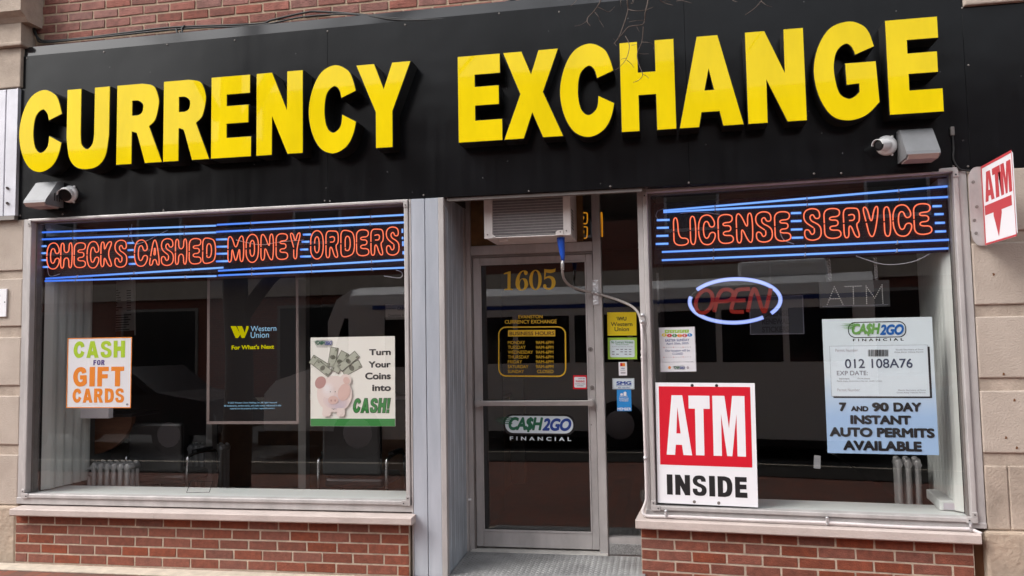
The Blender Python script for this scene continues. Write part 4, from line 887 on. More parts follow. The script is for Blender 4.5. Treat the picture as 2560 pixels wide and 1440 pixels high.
for (cx, cy, rx, ry, m, k, ro) in ((838, 985, 44, 46, PINKW, 8, 0), (803, 956, 13, 16, PINKD, 9, .5), (866, 950, 14, 15, PINKW, 9, -.4), (868, 951, 8, 9, PINK, 10, -.4), (862, 980, 15, 22, PINK, 10, .3), (835, 1000, 13, 10.5, PINK, 11, 0)):
    f.poly([oval(cx, cy, rx, ry, 28, ro)], m, 'piggy_bank', k)
for i in range(6): f.poly([oval(842+1.5*i, 1003+2.4*i, 33-4.5*i, 22-3.2*i, 22, .15)], flat('pig_tint_%d' % i, (.72-.03*i, .60-.022*i, .58-.006*i)), 'piggy_bank', 8.13+.1*i)
for i in range(4): f.poly([oval(822-1*i, 975-1.5*i, 17-3.6*i, 20-4.3*i, 20)], flat('pig_light_%d' % i, (.77+.01*i, .67+.03*i, .64+.04*i)), 'piggy_bank', 8.78+.05*i)
for cx in (818, 854): f.poly([[(cx-9, 1020), (cx+9, 1020), (cx+11, 1036), (cx+6, 1041), (cx-7, 1041), (cx-11, 1036)]], PINKW, 'piggy_bank', 9)
for cx in (830, 840): f.poly([oval(cx, 1001, 2, 3, 10)], PINKD, 'piggy_bank', 12)
for cx in (828, 840): f.poly([oval(cx, 979, 1.0, 1.4, 8)], INK, 'piggy_bank', 12)
f.poly([[(830, 1020), (836, 1022), (842, 1020), (836, 1023.5)]], INK, 'piggy_bank', 12)
f.done()
# Easter notice
f = Flat('notice', 'white Easter Sunday closing notice with coloured eggs and flags', 'notice', ((1648, 819), (1736, 817), (1740, 928), (1652, 930)), .072, BAY, .002, WHITE)
f.rect(1648.5, 817.5, 1739.5, 929.5, LGREY, 'border', ring=.0025)
fl_ = [(1661.5+12.3*i, 825-.2*i) for i in range(5)]
for (x, y), ch in zip(fl_, 'HAPPY'): f.poly([[(x, y), (x+12, y-.2), (x+11, y+7.5), (x+1, y+7.8)]], LIMEP, 'flag'); f.text(ch, x+4, y+1.6, x+8.5, y+6, WHITE, bold=.03, k=2)
for i, (ch, m) in enumerate(zip('EASTER', (YELP, REDP, GREENP, ORANGE, REDP, BLUEP))): x, y = 1661+12.7*i, 837.5 if i in (0, 5) else 838.8; f.poly([oval(x, y, 6.2, 4.2, 16)], m, 'egg'); f.text(ch, x-2, y-2.4, x+2, y+2.4, WHITE, bold=.03, k=2)
f.text('EASTER SUNDAY', 1663, 847, 1723.5, 853.5, BINK, bold=.02); f.text('April 20th, 2025', 1665.5, 856, 1721.5, 862.5, BINK, bold=.015)
for yy in (868.5, 893.2): 
    for i in range(12): f.poly([oval(1660+6*i, yy-.1*i, 1.8, .8, 8, .3)], REDP if i % 4 == 0 else LGREY, 'divider')
f.text('Our location will be', 1663, 873.5, 1724.5, 879, BINK, bold=.01); f.text('CLOSED', 1681, 881.5, 1707.5, 887, BINK, bold=.01)
f.text('We and all of us wish everyone a very happy holiday', 1656.5, 903.5, 1734, 906.5, GREY)
logo(f, 1685, 915, 1712, 923, DGREEN, NAVY, INK)
f.poly([oval(1674, 919, 3.5, 4, 12)], ORANGE, 'printing'); f.poly([oval(1719.5, 919, 3, 4, 12)], LGREY, 'printing'); f.done()
# ATM INSIDE board
f = Flat('atm_board', 'large white and red ATM INSIDE board standing in the right window', 'sign', ((1638, 955), (1888, 959), (1894, 1266), (1645, 1258)), .012, BAY, .006, WHITE)
f.rect(1649, 966.5, 1878, 1164.5, REDP, 'red_field')
for g, a in (('a', (1665.5, 988, 1729, 1137)), ('T', (1722.7, 989, 1775.5, 1138)), ('M', (1782.5, 989.6, 1863, 1140))): f.glyph(GL[g], *a, WHITE, k=1)
f.word('INSIDE', 1667.5, 1189, 1868, 1240, INK, gap=.17)
for px, py in ((1730.5, 963.5), (1791.5, 964), (1736, 1254), (1797, 1257)): f.poly([oval(px, py, 4, 4, 14)], ALUD if py > 1200 else INK, 'bolt')
f.done()
# permit poster
def gradient_print(name):
    m = mat(name, (.6, .7, .8), .4); n, l = m.node_tree.nodes, m.node_tree.links; tc = n.new('ShaderNodeTexCoord'); sp = n.new('ShaderNodeSeparateXYZ'); l.new(tc.outputs['Generated'], sp.inputs[0])
    r = n.new('ShaderNodeValToRGB'); l.new(sp.outputs[2], r.inputs[0]); r.color_ramp.elements[0].position = .27; r.color_ramp.elements[0].color = (.36, .53, .77, 1); r.color_ramp.elements[1].position = .60; r.color_ramp.elements[1].color = (.64, .73, .77, 1)
    l.new(r.outputs[0], n['Principled BSDF'].inputs[0]); return m
f = Flat('poster', 'pale blue poster for instant auto permits with a sample permit', 'poster', ((2054, 797), (2330, 793), (2347, 1137), (2070, 1133)), .075, BAY, .003, gradient_print('permit_paper'))
LIMEG = flat('leaf_green_print', (.12, .33, .06))
logo(f, 2122, 806, 2263, 842, LIMEG, flat('mid_blue_print', (.01, .12, .42)), INK, fin=(846, 852.5))
f.rect(2081, 868, 2327, 995, INK, 'card_shadow'); f.rect(2076, 863.5, 2321.5, 991, PWHITE, 'permit_card', 1); f.rect(2076, 863.5, 2321.5, 991, GREY, 'card_outline', 2, ring=.0012)
f.text('Permit Number', 2088, 872, 2144.5, 879, LGREY, k=3); f.text('Permit Number', 2093, 971, 2149, 978, LGREY, k=3)
for y0 in (872, 973.3):
    dx = 0 if y0 < 900 else 6
    f.text('Illinois Secretary of State', 2239+dx, y0, 2308+dx, y0+4.4, GREY, k=3); f.text('Drive Away Vehicle Permit', 2236+dx, y0+6.2, 2308+dx, y0+10.6, GREY, k=3)
x = 2170
while x < 2220: wd = random.choice((.8, 1.2, 1.8)); f.poly([[(x, 874), (x+wd, 874), (x+wd, 891), (x, 891)]], INK, 'barcode', 3); x += wd+random.choice((.7, 1.0, 1.4))
f.text('012 108A76', 2112, 897, 2281, 920, flat('dark_slate_ink', (.055, .07, .12)), k=3, bold=.012); f.text('EXP DATE:', 2092, 927, 2169, 938, GREY, k=3)
f.text('Intrastate', 2098, 944.3, 2123, 948.3, GREY, k=3); f.text('Drive Away', 2144, 944.3, 2174.5, 948.6, GREY, k=3); f.text('Please display this portion in the rear vehicle window', 2092, 951, 2205, 954.5, GREY, k=3)
for s_, a, b_, c_, d in (('7', 2097.5, 1006, 2116, 1028), ('AND', 2127, 1015, 2170.5, 1028), ('90', 2179.5, 1006, 2221.5, 1028.5), ('DAY', 2233, 1006, 2303, 1029), ('INSTANT', 2125.5, 1038, 2277.5, 1061), ('AUTO PERMITS', 2073.5, 1069, 2336, 1093), ('AVAILABLE', 2107.5, 1102, 2304, 1127)): f.text(s_, a, b_, c_, d, INK, bold=.055, k=2)
f.done()
# vinyl on the door glass
GY = DY+.018
f = Flat('vinyl_lettering', 'gold serif house number 1605 high on the door glass', 'lettering', ((1258, 672), (1390, 672), (1390, 727), (1258, 727)), GY)
for ch, a in (('1', (1259.5, 678.5, 1283, 725)), ('6', (1289, 676, 1320, 726)), ('0', (1323, 674.5, 1354.5, 725)), ('5', (1358, 672.5, 1389, 723.5))): f.glyph(GL[ch], *a, AMBERP, 'numeral')
f.done()
f = Flat('vinyl_lettering', 'gold business hours lettering in a rounded border on the door', 'lettering', ((1245, 787), (1415, 785), (1415, 942), (1245, 942)), GY)
f.text('EVANSTON', 1296, 787.5, 1356.5, 796, AMBERP, bold=.015); f.text('CURRENCY EXCHANGE', 1262, 799.5, 1391.5, 809, AMBERP, bold=.015)
f.rect(1245.5, 816, 1415.5, 942, AMBERP, 'border', r=.062, ring=.010)
f.rect(1270, 825, 1388, 841, AMBERP, 'heading_bar'); f.text('BUSINESS HOURS', 1274, 829, 1385.5, 838, flat('brown_ink', (.05, .018, .006)), bold=.012, k=1)
for i, (dn, x1) in enumerate((('MONDAY', 577), ('TUESDAY', 585), ('WEDNESDAY', 653), ('THURSDAY', 617), ('FRIDAY', 550), ('SATURDAY', 610), ('SUNDAY', 567))):
    yc_ = 856.3+12.05*i; f.text(dn, 1269.7, yc_-4.1, 1160+x1/3.79, yc_+4.1, AMBERP, bold=.006)
    f.text('9AM-6PM' if i < 6 else 'CLOSED', 1339.5 if i < 6 else 1342.8, yc_-4.1, 1383.5, yc_+4.1, AMBERP, bold=.006)
f.done()
f = Flat('vinyl_logo', 'white pill shaped CASH2GO FINANCIAL logo on the lower door glass', 'lettering', ((1255, 1036), (1437, 1036), (1437, 1102), (1255, 1102)), GY)
logo(f, 1263, 1040, 1433, 1083, DGREEN, NAVY, INK, pill=PWHITE, fin=(1092, 1101.7), fin_m=PWHITE); f.done()
def sticker(label, q, m, y=GY, F=ID, th=.0012): return Flat('sticker', label, 'sticker', q, y, F, th, m, 'stickers on the entrance glass')
f = sticker('red and white surveillance warning sticker on the door edge', ((1432.5, 938), (1467, 938), (1467, 973), (1432.5, 973)), REDP)
f.rect(1435.5, 942.5, 1465, 969, WHITE, r=.008); f.text('WARNING!', 1439, 950.5, 1462, 956, REDP, bold=.03, k=1); f.text('24 HOUR VIDEO', 1446, 944.5, 1463, 948, GREY, bold=.02, k=1); f.text('SURVEILLANCE', 1438, 958.5, 1463, 961, GREY, bold=.02, k=1); f.text('IN PROGRESS', 1443, 963, 1459, 965.5, GREY, bold=.02, k=1); f.done()
SY = DY+.028
f = sticker('yellow Western Union sticker at the top of the narrow side pane', ((1518, 781), (1590.5, 780), (1591.5, 838.5), (1518.5, 839)), YELP, SY)
f.text('WU', 1546, 792, 1566, 801.5, INK, bold=.03); f.poly([[(1541, 792), (1542.3, 792), (1545.5, 801), (1544.5, 801)], [(1543.5, 792), (1544.8, 792), (1548, 801), (1547, 801)]], INK); f.text('Western', 1527, 805.3, 1581, 815.5, INK, bold=.012); f.text('Union', 1536.5, 817.5, 1572.5, 828, INK, bold=.012); f.done()
f = sticker('lime green No Contract Wireless sticker with a pale inset', ((1519, 844), (1592, 844), (1592.7, 898), (1520, 898)), LIMEP, SY)
f.rect(1525, 850, 1586.5, 893, PWHITE, r=.012); f.text('No Contract Wireless', 1528, 852, 1583, 858.5, GREENP, bold=.015, k=1); f.text('Phones On Demand', 1540, 859.5, 1571, 863, GREENP, k=1); f.text('Authorized Pay As You Go', 1530, 865.5, 1582, 868, GREY, k=1)
for j in range(3):
    for i in range(5): 
        if (i*7+j*3) % 5: f.rect(1530+10.5*i, 872.5+6*j, 1536.5+10.5*i, 874.5+6*j, GREY, 'small_marks', 1)
f.done()
f = sticker('small white card payment sticker with an orange and red mark', ((1546.5, 905), (1567, 905), (1567.8, 938.5), (1547, 939)), WHITE, SY)
f.rect(1550.5, 907.5, 1557, 915.5, REDP, 'card_mark'); f.rect(1556, 907.5, 1562.5, 915.5, ORANGE, 'card_mark', 1); f.text('VISA', 1552, 919.5, 1562, 923, NAVY, bold=.02); f.rect(1551, 925.5, 1563, 926.3, GREY); f.rect(1552, 930, 1564, 934, LGREY); f.done()
f = sticker('white security firm sticker with blue SMG letters', ((1530.7, 945.5), (1585.5, 946), (1586.5, 973), (1531.3, 973)), PWHITE, SY)
f.rect(1532, 946.5, 1585, 972, GREY, 'border', r=.004, ring=.002); f.text('SMG', 1541, 953, 1578.5, 962, NAVY, bold=.05); f.rect(1540, 962.6, 1579, 963.6, NAVY); f.text('SECURITY SYSTEMS, INC', 1540, 965, 1579, 966.8, GREY); f.text('800 768-0801', 1545, 968, 1575, 970.5, NAVY, bold=.02); f.done()
f = sticker('blue Evanston Chamber of Commerce MEMBER sticker', ((1542, 974), (1577.8, 974), (1579, 1027.5), (1543, 1028)), BLUEP, SY)
f.text('EVANSTON', 1548, 994, 1571.5, 997, WHITE, bold=.02); f.text('CHAMBER', 1548, 998.5, 1571.5, 1001.5, WHITE, bold=.02); f.text('of COMMERCE', 1550, 1002.5, 1571, 1004, WHITE, bold=.01); f.text('MEMBER', 1543.8, 1019, 1577.8, 1026, WHITE, bold=.02)
f.poly([[(1559, 991), (1559, 981), (1563, 978.5), (1566, 981), (1566, 991)], oval(1554, 986, 3.5, 3, 12), [(1549, 991), (1549, 989.8), (1569, 989.8), (1569, 991)]], WHITE, 'emblem'); f.done()

# ================================================================= INTERIOR
t = thing('shop_interior', 'dim shop room behind the windows', 'room')
t['kind'] = 'structure'
IZ = .30
def part(name, m, *a, **k): return MB().box(*a, **k).build(name, m, t)
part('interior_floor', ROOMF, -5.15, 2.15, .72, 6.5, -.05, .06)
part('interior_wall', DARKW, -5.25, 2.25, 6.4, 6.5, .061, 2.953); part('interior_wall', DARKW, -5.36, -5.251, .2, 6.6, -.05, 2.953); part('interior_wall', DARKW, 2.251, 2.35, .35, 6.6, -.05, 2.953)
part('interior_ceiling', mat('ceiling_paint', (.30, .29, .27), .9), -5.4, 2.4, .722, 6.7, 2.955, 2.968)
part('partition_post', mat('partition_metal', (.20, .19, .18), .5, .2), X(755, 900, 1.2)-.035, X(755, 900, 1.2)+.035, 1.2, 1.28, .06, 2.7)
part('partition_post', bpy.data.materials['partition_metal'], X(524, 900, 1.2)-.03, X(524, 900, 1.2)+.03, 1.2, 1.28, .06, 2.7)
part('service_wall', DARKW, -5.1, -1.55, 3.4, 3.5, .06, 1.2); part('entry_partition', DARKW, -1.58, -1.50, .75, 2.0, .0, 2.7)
for (F, W_) in ((ID, LW), (BAY, RW)):
    tt = thing('window_ledge', 'pale painted ledge inside the %s window' % ('left' if W_ is LW else 'right'), 'ledge', F)
    MB().box(W_['xi0']+.002, W_['xi1']-.002, .051, .40, W_['zr']-.12, W_['zr']-.006, .004).build('ledge_board', LEDGE, tt)
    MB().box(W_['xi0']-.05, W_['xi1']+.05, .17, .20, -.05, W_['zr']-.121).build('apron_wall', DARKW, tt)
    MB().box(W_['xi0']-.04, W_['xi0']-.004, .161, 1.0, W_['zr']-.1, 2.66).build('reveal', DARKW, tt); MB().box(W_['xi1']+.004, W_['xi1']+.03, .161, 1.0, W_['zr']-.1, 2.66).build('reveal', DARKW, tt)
def blinds(label, F, xw, s_, z0, z1, n, y0, wd, lean):
    t = thing('vertical_blind', label, 'blind', F)
    for i in range(n):
        y = y0+i*wd*.92; a = xw+s_*lean*i; b = MB(); N = 4
        for k in range(N):
            u0, u1 = k/N, (k+1)/N; f0 = lambda u: (a+s_*(lean*u+.018*math.sin(math.pi*u)+.042*u), y+wd*u)
            p, q = f0(u0), f0(u1); b.quad((p[0], p[1], z0), (q[0], q[1], z0), (q[0], q[1], z1), (p[0], p[1], z1))
        b.build('vane', BLIND, t, smooth=True)
    MB().box(min(xw-s_*.005, xw+s_*.05), max(xw-s_*.005, xw+s_*.05), y0-.01, y0+n*wd, z1, z1+.04).build('head_track', ALU, t)
    return t
blinds('white vertical blind at the left end of the left window', None, LW['xi0']+.008, 1, LW['zr']+.004, 2.58, 5, .13, .105, .0)
blinds('white vertical blind at the right end of the right window', BAY, RW['xi1']-.008, -1, RW['zr']+.004, 2.58, 9, .13, .1, .0)
t = thing('corner_box', 'white boxed pipe casing on the right window ledge', 'box', BAY)
q = P(2350, 1262, .3, BAY); MB().box(q.x-.02, q.x+.10, .2, .62, RW['zr']-.004, RW['zr']+.06, .006).build('casing', LEDGE, t); MB().box(q.x+.0, q.x+.08, .19, .1995, RW['zr']+.005, RW['zr']+.045).build('panel', LGREY, t)
def radiator(label, F, n, h_, z0=.06):
    t = thing('radiator', label, 'radiator', F, 'cast iron radiators in the shop')
    for i in range(n):
        x = i*.062; b = MB()
        for yy in (-.06, 0, .06): b.tube(smooth([(x, yy, z0), (x, yy, z0+h_-.05), (x, yy*.8, z0+h_-.015)], 4), .020, 8)
        b.tube([(x, -.075, z0+h_-.03), (x, .075, z0+h_-.03)], .026, 8); b.tube([(x, -.07, z0+.05), (x, .07, z0+.05)], .024, 8); b.build('section', RAD, t)
    if 'valve' in label:
        b = MB(); b.tube([(-.09, 0, z0), (-.09, 0, z0+h_-.1)], .017, 8); b.tube([(-.09, 0, z0+h_-.1), (0, 0, z0+h_-.1)], .022, 8); b.lathe([(.03, 0), (.036, .01), (.03, .02)], Matrix.Translation((-.09, 0, z0+h_-.06)), 12); b.build('valve', RAD, t)
    return t
def rad_at(px, py, y): q = P(px, py, y); return Matrix.Translation((q.x, y, 0))
zr_ = Z(260, 1165, .9)
radiator('cast iron radiator with a valve at the left end of the left window', rad_at(247, 1200, .62), 6, Z(260, 1156, .62)-.06)
radiator('cast iron radiator near the middle of the left window', rad_at(484, 1200, 1.5), 6, Z(500, 1112, 1.5)-.06)
q = P(2245, 1200, .8, BAY); radiator('tall cast iron radiator below the permit poster', BAY @ Matrix.Translation((q.x, .8, 0)), 3, Z(2260, 1148, .8, BAY)-.06)
def chair(label, F):
    t = thing('waiting_chair', label, 'chair', F, 'black waiting chairs')
    MB().box(-.25, .25, -.22, .25, .40, .48, .025).build('seat', BLKV, t)
    MB().box(-.25, .25, -.27, -.21, .50, .92, .025).build('backrest', BLKV, t)
    for s_ in (-1, 1):
        MB().tube(smooth([(s_*.29, -.24, .02), (s_*.29, -.24, .55), (s_*.29, -.18, .64), (s_*.29, .12, .64), (s_*.29, .22, .56), (s_*.29, .24, .02)], 5), .014, 8).build('arm_frame', CHROME, t)
        MB().box(s_*.29-.025, s_*.29+.025, -.14, .12, .652, .68, .008).build('armrest', BLKV, t)
    return t
q = P(432, 1200, 1.05); ch = chair('black vinyl waiting chair beside the left radiator', Matrix.Translation((q.x, 1.05, .06)))
q = P(908, 1200, 1.0); copy_tree(ch, 'black vinyl waiting chair below the piggy bank poster', Matrix.Translation((q.x, 1.0, .06)))
t = thing('service_counter', 'brown wooden service counter at the back of the shop', 'counter')
MB().box(-5.0, -1.7, 3.0, 3.38, .06, 1.02).build('counter_front', mat('counter_wood', (.16, .075, .035), .5, 0, .25, 6), t); MB().box(-5.02, -1.68, 2.9, 3.39, 1.021, 1.06, .006).build('counter_top', LGREY, t)
t = thing('white_panel', 'white panel edge showing below the gift cards poster', 'panel')
q0, q1 = P(187, 1000, .5), P(271, 1046, .5); MB().box(q0.x, q1.x, .5, .56, q1.z, q0.z, .004).build('panel', WHITE, t)
t = thing('curved_table', 'brown half round table below the gift cards poster', 'table')
q0, q1 = P(214, 1040, .75), P(330, 1040, .75); zt_, zb2 = Z(214, 1042, .75), Z(214, 1138, .75)
MB().prism([(q0.x, zb2), (q0.x, zt_)]+[(q0.x+(q1.x-q0.x)*math.cos(math.radians(a)), zt_-(zt_-zb2)*math.sin(math.radians(a))) for a in range(0, 90, 8)], 'y', .75, .80).build('apron', mat('table_wood', (.14, .06, .03), .45, 0, .3, 8, stretch=(1, 1, 6)), t)
MB().box(q0.x-.02, q1.x+.03, .70, 1.1, zt_+.001, zt_+.03, .005).build('table_top', BLKV, t)
t = thing('pedestal', 'grey pedestal carrying the brown half round table', 'pedestal'); MB().box(q0.x+.12, q0.x+.3, .92, 1.05, .06, zt_-.001, .01).build('pedestal', DARKW, t)
GB = flat('grey_board', (.30, .30, .28)); DB = flat('dark_board', (.05, .055, .065)); DI = flat('faded_ink', (.07, .07, .07))
f = Flat('price_board', 'grey fee schedule board with faded lines hanging deep in the shop', 'board', ((262, 705), (339, 700), (339, 838), (264, 842)), 1.35, th=.02, m=flat('pale_board', (.55, .55, .52)))
f.rect(262, 828, 339, 841, flat('brown_strip', (.16, .07, .03)), 'bottom_strip')
random.seed(3)
for i in range(17):
    yy = 726+i*6.1; x = 268 if i < 9 else 270; x1 = random.uniform(296, 312) if i < 9 else random.uniform(318, 332)
    if i == 9: continue
    f.rect(x, yy, x1, yy+2.6, DI, 'text_lines', r=.003)
    if i < 9: f.rect(320, yy-.4, 331, yy+2.2, DI, 'text_lines', r=.003)
f.done()
f = Flat('renewal_sign', 'dark license renewal stickers sign hanging behind the OPEN sign', 'sign', ((1873, 742), (2008, 738), (2010, 833), (1875, 838)), .6, BAY, .01, DB)
f.rect(1874, 740, 2009, 836, GREY, 'border', ring=.006)
for i, s_ in enumerate(('LICENSE', 'RENEWAL', 'STICKERS')): f.text(s_, 1905, 776+20*i, 1973, 791+20*i, flat('ink_%d' % i, (.012, .014, .02)), bold=.04)
f.done()
f = Flat('window_sign', 'grey NEXT WINDOW PLEASE sign behind the door glass', 'sign', ((1203, 882), (1253, 880), (1253, 938), (1203, 940)), 1.9, th=.01, m=flat('grey_sign_board', (.20, .20, .20)))
for i, s_ in enumerate(('NEXT', 'WINDOW', 'PLEASE')): f.text(s_, 1208, 890+12.5*i, 1246, 900+12.5*i, DI, bold=.03)
f.done()
f = Flat('info_sign', 'dim white Questions notice beside the piggy bank poster', 'notice', ((964, 762), (1060, 758), (1060, 797), (964, 800)), .9, th=.004, m=GB)
f.text('Questions & Complaints', 970, 784, 1050, 793, DI, bold=.02); f.rect(965, 771, 990, 772, DI); f.text('CA$H2GO', 994, 766, 1030, 777, DI, bold=.03, shear=.2); f.done()
f = Flat('small_card', 'small white card standing behind the right window glass', 'card', ((2032, 1136), (2048, 1141), (2054, 1173), (2038, 1169)), .10, BAY, .002, flat('grey_card', (.25, .26, .27))); f.rect(2038, 1148, 2048, 1148.6, GREY); f.rect(2039, 1153, 2049, 1153.6, GREY); f.done()
f = Flat('window_sticker', 'dark slanted oval glass maker sticker at the bottom of the left window', 'sticker', ((474, 1204), (534, 1203), (524, 1231), (466, 1232)), .043, m=None)
f.poly([[(475, 1204), (533, 1203), (524, 1231), (466, 1232)], [(476.3, 1205), (531.5, 1204), (523.2, 1230), (467.6, 1231)]], INK, 'outline'); f.done()

# ================================================================= STREET BEHIND THE CAMERA (seen in the glass) AND TWIGS
t = thing('bare_tree', 'bare street tree with thin twigs hanging in front of the sign', 'tree')
tb = Vector((-4.85, -3.0, 0))
MB().tube(smooth([tb, tb+Vector((.02, 0, .3)), tb+Vector((.06, .0, 1.4)), tb+Vector((.0, 0, 2.6)), tb+Vector((.1, -.1, 4.2)), tb+Vector((.0, -.2, 6.5))], 5), .19, 14, r1=.10).build('trunk', BARK, t)
b = MB()
b.tube(smooth([tb+Vector((.05, 0, 1.9)), tb+Vector((.5, -.1, 2.5)), tb+Vector((1.2, -.3, 2.9)), tb+Vector((2.4, -.5, 4.4))], 5), .085, 10, r1=.04)
b.tube(smooth([tb+Vector((.05, 0, 3.6)), tb+Vector((1.2, .5, 4.8)), tb+Vector((3.0, 1.2, 5.4)), tb+Vector((5.2, 1.7, 5.2)), tb+Vector((6.4, 1.8, 4.9))], 5), .08, 10, r1=.025)
b.tube(smooth([tb+Vector((0, 0, 4.2)), tb+Vector((-1.0, -.6, 5.6)), tb+Vector((-2.2, -1.2, 7.6))], 5), .07, 8, r1=.03)
b.tube(smooth([tb+Vector((0, 0, 5.0)), tb+Vector((.8, -1.2, 6.6)), tb+Vector((1.8, -2.0, 8.6))], 5), .06, 8, r1=.02)
b.build('limb', BARK, t)
b = MB(); random.seed(11)
def twig(p, d, l, r, dep):
    pts = [p]; 
    for k in range(5): d = (d+Vector((random.uniform(-.25, .25), random.uniform(-.25, .25), random.uniform(-.1, .2)))).normalized(); p = p+d*l/5; pts.append(p)
    b.tube(pts, r, 5, r1=r*.5)
    if dep:
        for q in pts[1:]: 
            twig(q, (d+Vector((random.uniform(-1, 1), random.uniform(-1, 1), random.uniform(-.4, .7)))).normalized(), l*.55, r*.5, dep-1)
for s_, d in (((2.4, -.5, 4.4), (1, -.2, .8)), ((-2.2, -1.2, 7.6), (-.5, -.3, 1)), ((1.8, -2.0, 8.6), (.4, -.4, 1)), ((0, -.2, 6.5), (.1, 0, 1)), ((-1.0, -.6, 5.6), (-.8, .2, .7)), ((3.0, 1.2, 5.4), (.5, .2, 1)), ((.8, -1.2, 6.6), (.8, -.6, .6))): twig(tb+Vector(s_), Vector(d).normalized(), 2.0, .022, 3)
b.build('twigs', TWIG, t)
yt = -1.15; b = MB()
z3 = lambda q, k=0: P(1140+q[0]/3, q[1]/3, yt+k)
TW = [([(1100, -180), (1092, -60), (1085, 0), (1060, 50), (1025, 95), (990, 130), (985, 165), (1010, 195)], 3.4), ([(986, 155), (940, 185), (890, 197)], 1.5), ([(1060, 50), (1110, 75), (1150, 88), (1190, 50)], 1.8), ([(1040, 90), (1072, 130), (1075, 150), (1110, 205)], 1.3),
 ([(1290, -160), (1285, 0), (1290, 70), (1270, 150), (1245, 220), (1225, 270), (1190, 330)], 3.4), ([(1440, -180), (1440, 0), (1420, 90), (1415, 150), (1395, 185), (1300, 200), (1260, 240), (1200, 310), (1185, 325)], 3.2), ([(1290, 70), (1350, 82), (1420, 75), (1480, 52)], 2), ([(1415, 152), (1350, 155), (1296, 165)], 1.5),
 ([(1405, 200), (1395, 310), (1360, 400), (1370, 480), (1400, 560), (1372, 600), (1328, 618)], 2.2), ([(1400, 560), (1422, 565), (1446, 587)], 1.6), ([(1395, 315), (1450, 320), (1485, 340), (1480, 370)], 1.5), ([(1270, 270), (1300, 340), (1280, 435), (1230, 500), (1195, 525)], 2), ([(1280, 450), (1310, 475), (1335, 508)], 1.6), ([(1280, 436), (1250, 440), (1238, 450)], 1.3),
 ([(1500, -60), (1530, 0), (1560, 20), (1628, 40)], 2.2), ([(1545, 12), (1580, 8), (1610, 15)], 1.4), ([(1655, 8), (1700, 5), (1770, 26)], 1.8), ([(1690, -50), (1700, 5)], 2), ([(1240, -30), (1235, 20), (1240, 55)], 1.5), ([(1190, 300), (1178, 290)], 1.2), ([(1188, 325), (1205, 345)], 1.2), ([(1355, 200), (1375, 240)], 1.2), ([(890, -40), (905, 0), (860, 45)], 2), ([(2400, -60), (2310, -30), (2295, 0), (2240, 62), (2168, 112)], 2.6), ([(2290, 10), (2330, 40), (2370, 52)], 1.5), ([(2050, -20), (2080, 5), (2110, 14)], 1.6), ([(1320, -10), (1330, 20), (1310, 25), (1340, 5)], 1.3), ([(1320, 340), (1350, 335), (1395, 345)], 1.2), ([(1370, 400), (1410, 405), (1445, 403)], 1.2)]
for pts, r in TW: b.tube(smooth([z3(q, .03*math.sin(q[0])) for q in pts], 4), r*.00115, 6, r1=r*.0006)
b.tube(smooth([tb+Vector((4.2, 1.55, 5.3)), z3((1100, -180))+Vector((-.1, 0, .3)), z3((1100, -180))], 4), .008, 6, r1=.004)
b.tube(smooth([tb+Vector((5.0, 1.7, 5.25)), z3((1290, -160))+Vector((0, 0, .3)), z3((1290, -160))], 4), .008, 6, r1=.004)
b.tube(smooth([tb+Vector((5.2, 1.7, 5.2)), z3((1440, -180))+Vector((0, 0, .3)), z3((1440, -180))], 4), .008, 6, r1=.004)
b.tube(smooth([tb+Vector((6.4, 1.8, 4.9)), z3((2400, -60))+Vector((0, 0, .3)), z3((2400, -60))], 4), .008, 6, r1=.003)
b.build('hanging_twigs', TWIG, t)
# shuttle bus
BUSW, BUSD = mat('bus_white_paint', (.82, .82, .83), .3), mat('bus_glass', (.01, .01, .012), .08)
t = thing('shuttle_bus', 'white shuttle bus parked across the street, mirrored in the glass', 'bus')
yn, yf = -6.55, -8.9; rz0 = -.15
cs = [(yn, .30), (yn, 2.40), (yn-.06, 2.56), (yn-.22, 2.66), (yn-.6, 2.72), (yf+.6, 2.72), (yf+.22, 2.66), (yf+.06, 2.56), (yf, 2.40), (yf, .30)]
MB().prism([(y, z+rz0) for y, z in cs], 'x', -4.9, 1.6).build('body', BUSW, t)
MB().prism([(x, z+rz0) for x, z in [(-4.901, .25), (-4.901, 2.66), (-5.15, 2.5), (-5.3, 2.15), (-5.3, 1.5), (-6.2, 1.22), (-6.4, 1.0), (-6.4, .25)]], 'y', yf+.12, yn-.12).build('cab', BUSW, t)
x = -4.3
while x < 1.1: MB().box(x, x+.86, yn, yn+.006, 1.42+rz0, 2.2+rz0, .002).build('window', BUSD, t); x += .95
MB().prism([(-5.25, 1.5+rz0), (-4.75, 1.5+rz0), (-4.75, 2.2+rz0), (-5.02, 2.2+rz0)], 'y', yn-.12, yn-.114).build('cab_window', BUSD, t)
MB().box(-4.5, 1.6, yn, yn+.004, 2.32+rz0, 2.385+rz0).build('blue_stripe', NAVY, t)
MB().box(-.3, 1.0, yf+.5, yn-.5, 2.70+rz0, 2.95+rz0, .06).build('roof_unit', BUSW, t)
MB().box(-6.44, 1.55, yn-.1, yn-.002, .2+rz0, .42+rz0).build('skirt', INK, t)
for x in (-4.75, -.75):
    wh = MB().cyl((x, yn-.25, .40+rz0), (x, yn+.02, .40+rz0), .40, 24).build('wheel', INK, t)
    MB().lathe([(.24, 0), (.22, .01), (.08, .03)], Matrix.Translation((x, yn+.021, .40+rz0)) @ Matrix.Rotation(-math.pi/2, 4, 'X'), 20).build('rim', LGREY, wh)
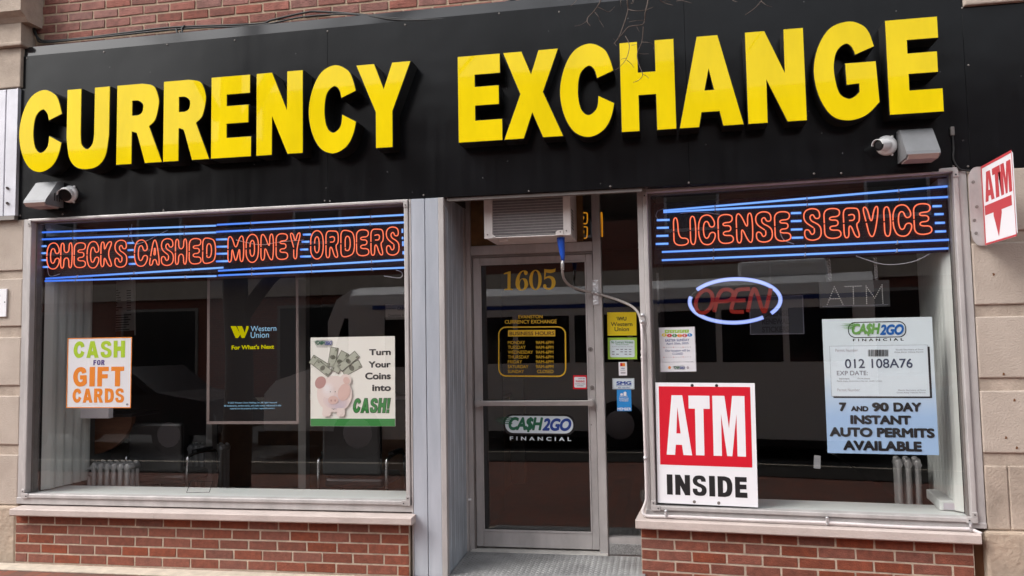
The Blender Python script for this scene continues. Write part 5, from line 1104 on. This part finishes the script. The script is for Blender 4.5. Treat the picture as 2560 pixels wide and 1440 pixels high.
def car(label, F, m):
    t = thing('parked_car', label, 'car', F, 'cars parked along the street')
    pr_ = [(-2.2, .35), (-2.25, .75), (-2.0, .92), (-1.55, .98), (-.95, 1.42), (.55, 1.46), (1.15, 1.02), (2.0, .88), (2.2, .65), (2.2, .32)]
    MB().prism(pr_, 'y', -.85, .85).build('body', m, t)
    MB().prism([(-1.3, 1.0), (-.88, 1.34), (-.1, 1.37), (-.1, .99)], 'y', -.856, .856).build('window', BUSD, t)
    MB().prism([(0, .99), (0, 1.37), (.5, 1.37), (.98, 1.0)], 'y', -.856, .856).build('window', BUSD, t)
    for x in (-1.4, 1.4):
        for s_ in (-1, 1):
            wh = MB().cyl((x, s_*.66, .33), (x, s_*.875, .33), .33, 22).build('wheel', INK, t); MB().cyl((x, s_*.87, .33), (x, s_*.885, .33), .21, 18).build('rim', LGREY, wh)
    return t
c1 = car('silver car parked beyond the shuttle bus', Matrix.Translation((4.2, -7.4, -.15)), mat('silver_paint', (.45, .46, .48), .25, .4))
car('dark car parked in front of the shuttle bus', Matrix.Translation((-9.6, -7.7, -.15)), mat('dark_paint', (.03, .03, .035), .25))
NB = brick_mat('neighbour_brick', (.27, .10, .07), (.20, .07, .05), (.40, .31, .23), .225, .078, (math.pi/2, 0, 0))
def neighbour(label, x0, x1):
    t = thing('neighbour_building', label, 'building')
    MB().box(x0, x1, .06, 6, 0, 7.5).build('wall', NB, t)
    fr = MB().box(x0+.6, x1-.6, .03, .059, .5, 2.6).build('shop_front', ALU, t); MB().box(x0+.7, x1-.7, .022, .0295, .6, 2.5).build('window_pane', BUSD, fr)
neighbour('brick shop building adjoining the left pilaster', -14, -5.905); neighbour('brick shop building adjoining the right pilaster', 3.205, 12)
# building across the street
OB = brick_mat('far_brick', (.22, .06, .04), (.13, .04, .03), (.25, .2, .16), .22, .075, (math.pi/2, 0, 0))
yb_ = -19.5
def far_building(label, x0, x1, h_, m):
    t = thing('brick_building', label, 'building', None, 'buildings across the street')
    MB().box(x0, x1, yb_-8, yb_, -.2, h_).build('wall', m, t)
    MB().box(x0, x1, yb_+.002, yb_+.15, 3.3, 3.9).build('stone_band', STONE, t)
    MB().box(x0+.01, x1-.01, yb_-8, yb_+.25, h_+.002, h_+.35).build('cornice', STONE, t)
    x = x0+1
    while x < x1-2.6:
        for z in (5.0, 8.0):
            if z+2 > h_: continue
            fr = MB().box(x-.05, x+1.65, yb_+.001, yb_+.06, z, z+2.2).build('window', LGREY, t); MB().box(x+.04, x+1.56, yb_+.061, yb_+.07, z+.1, z+2.1).build('window_pane', BUSD, fr)
        fr = MB().box(x-.6, x+2.3, yb_+.001, yb_+.06, .5, 3.0).build('shop_front', ALUD, t); MB().box(x-.5, x+2.2, yb_+.061, yb_+.07, .6, 2.9).build('window_pane', BUSD, fr)
        x += 4.1
far_building('dark red brick building across the street with the tallest parapet', -13, 1.0, 9.7, OB)
far_building('low brick building across the street behind the silver car', 1.001, 12, 8.7, OB)
far_building('brick building across the street behind the dark car', -27, -13.001, 8.2, OB)
far_building('tall brick building across the street beyond the low one', 12.001, 28, 10.4, OB)
tag(MB().box(-60, 60, yb_+.3, yb_+3.6, -.2, 0).build('far_pavement', CONC), kind='structure')
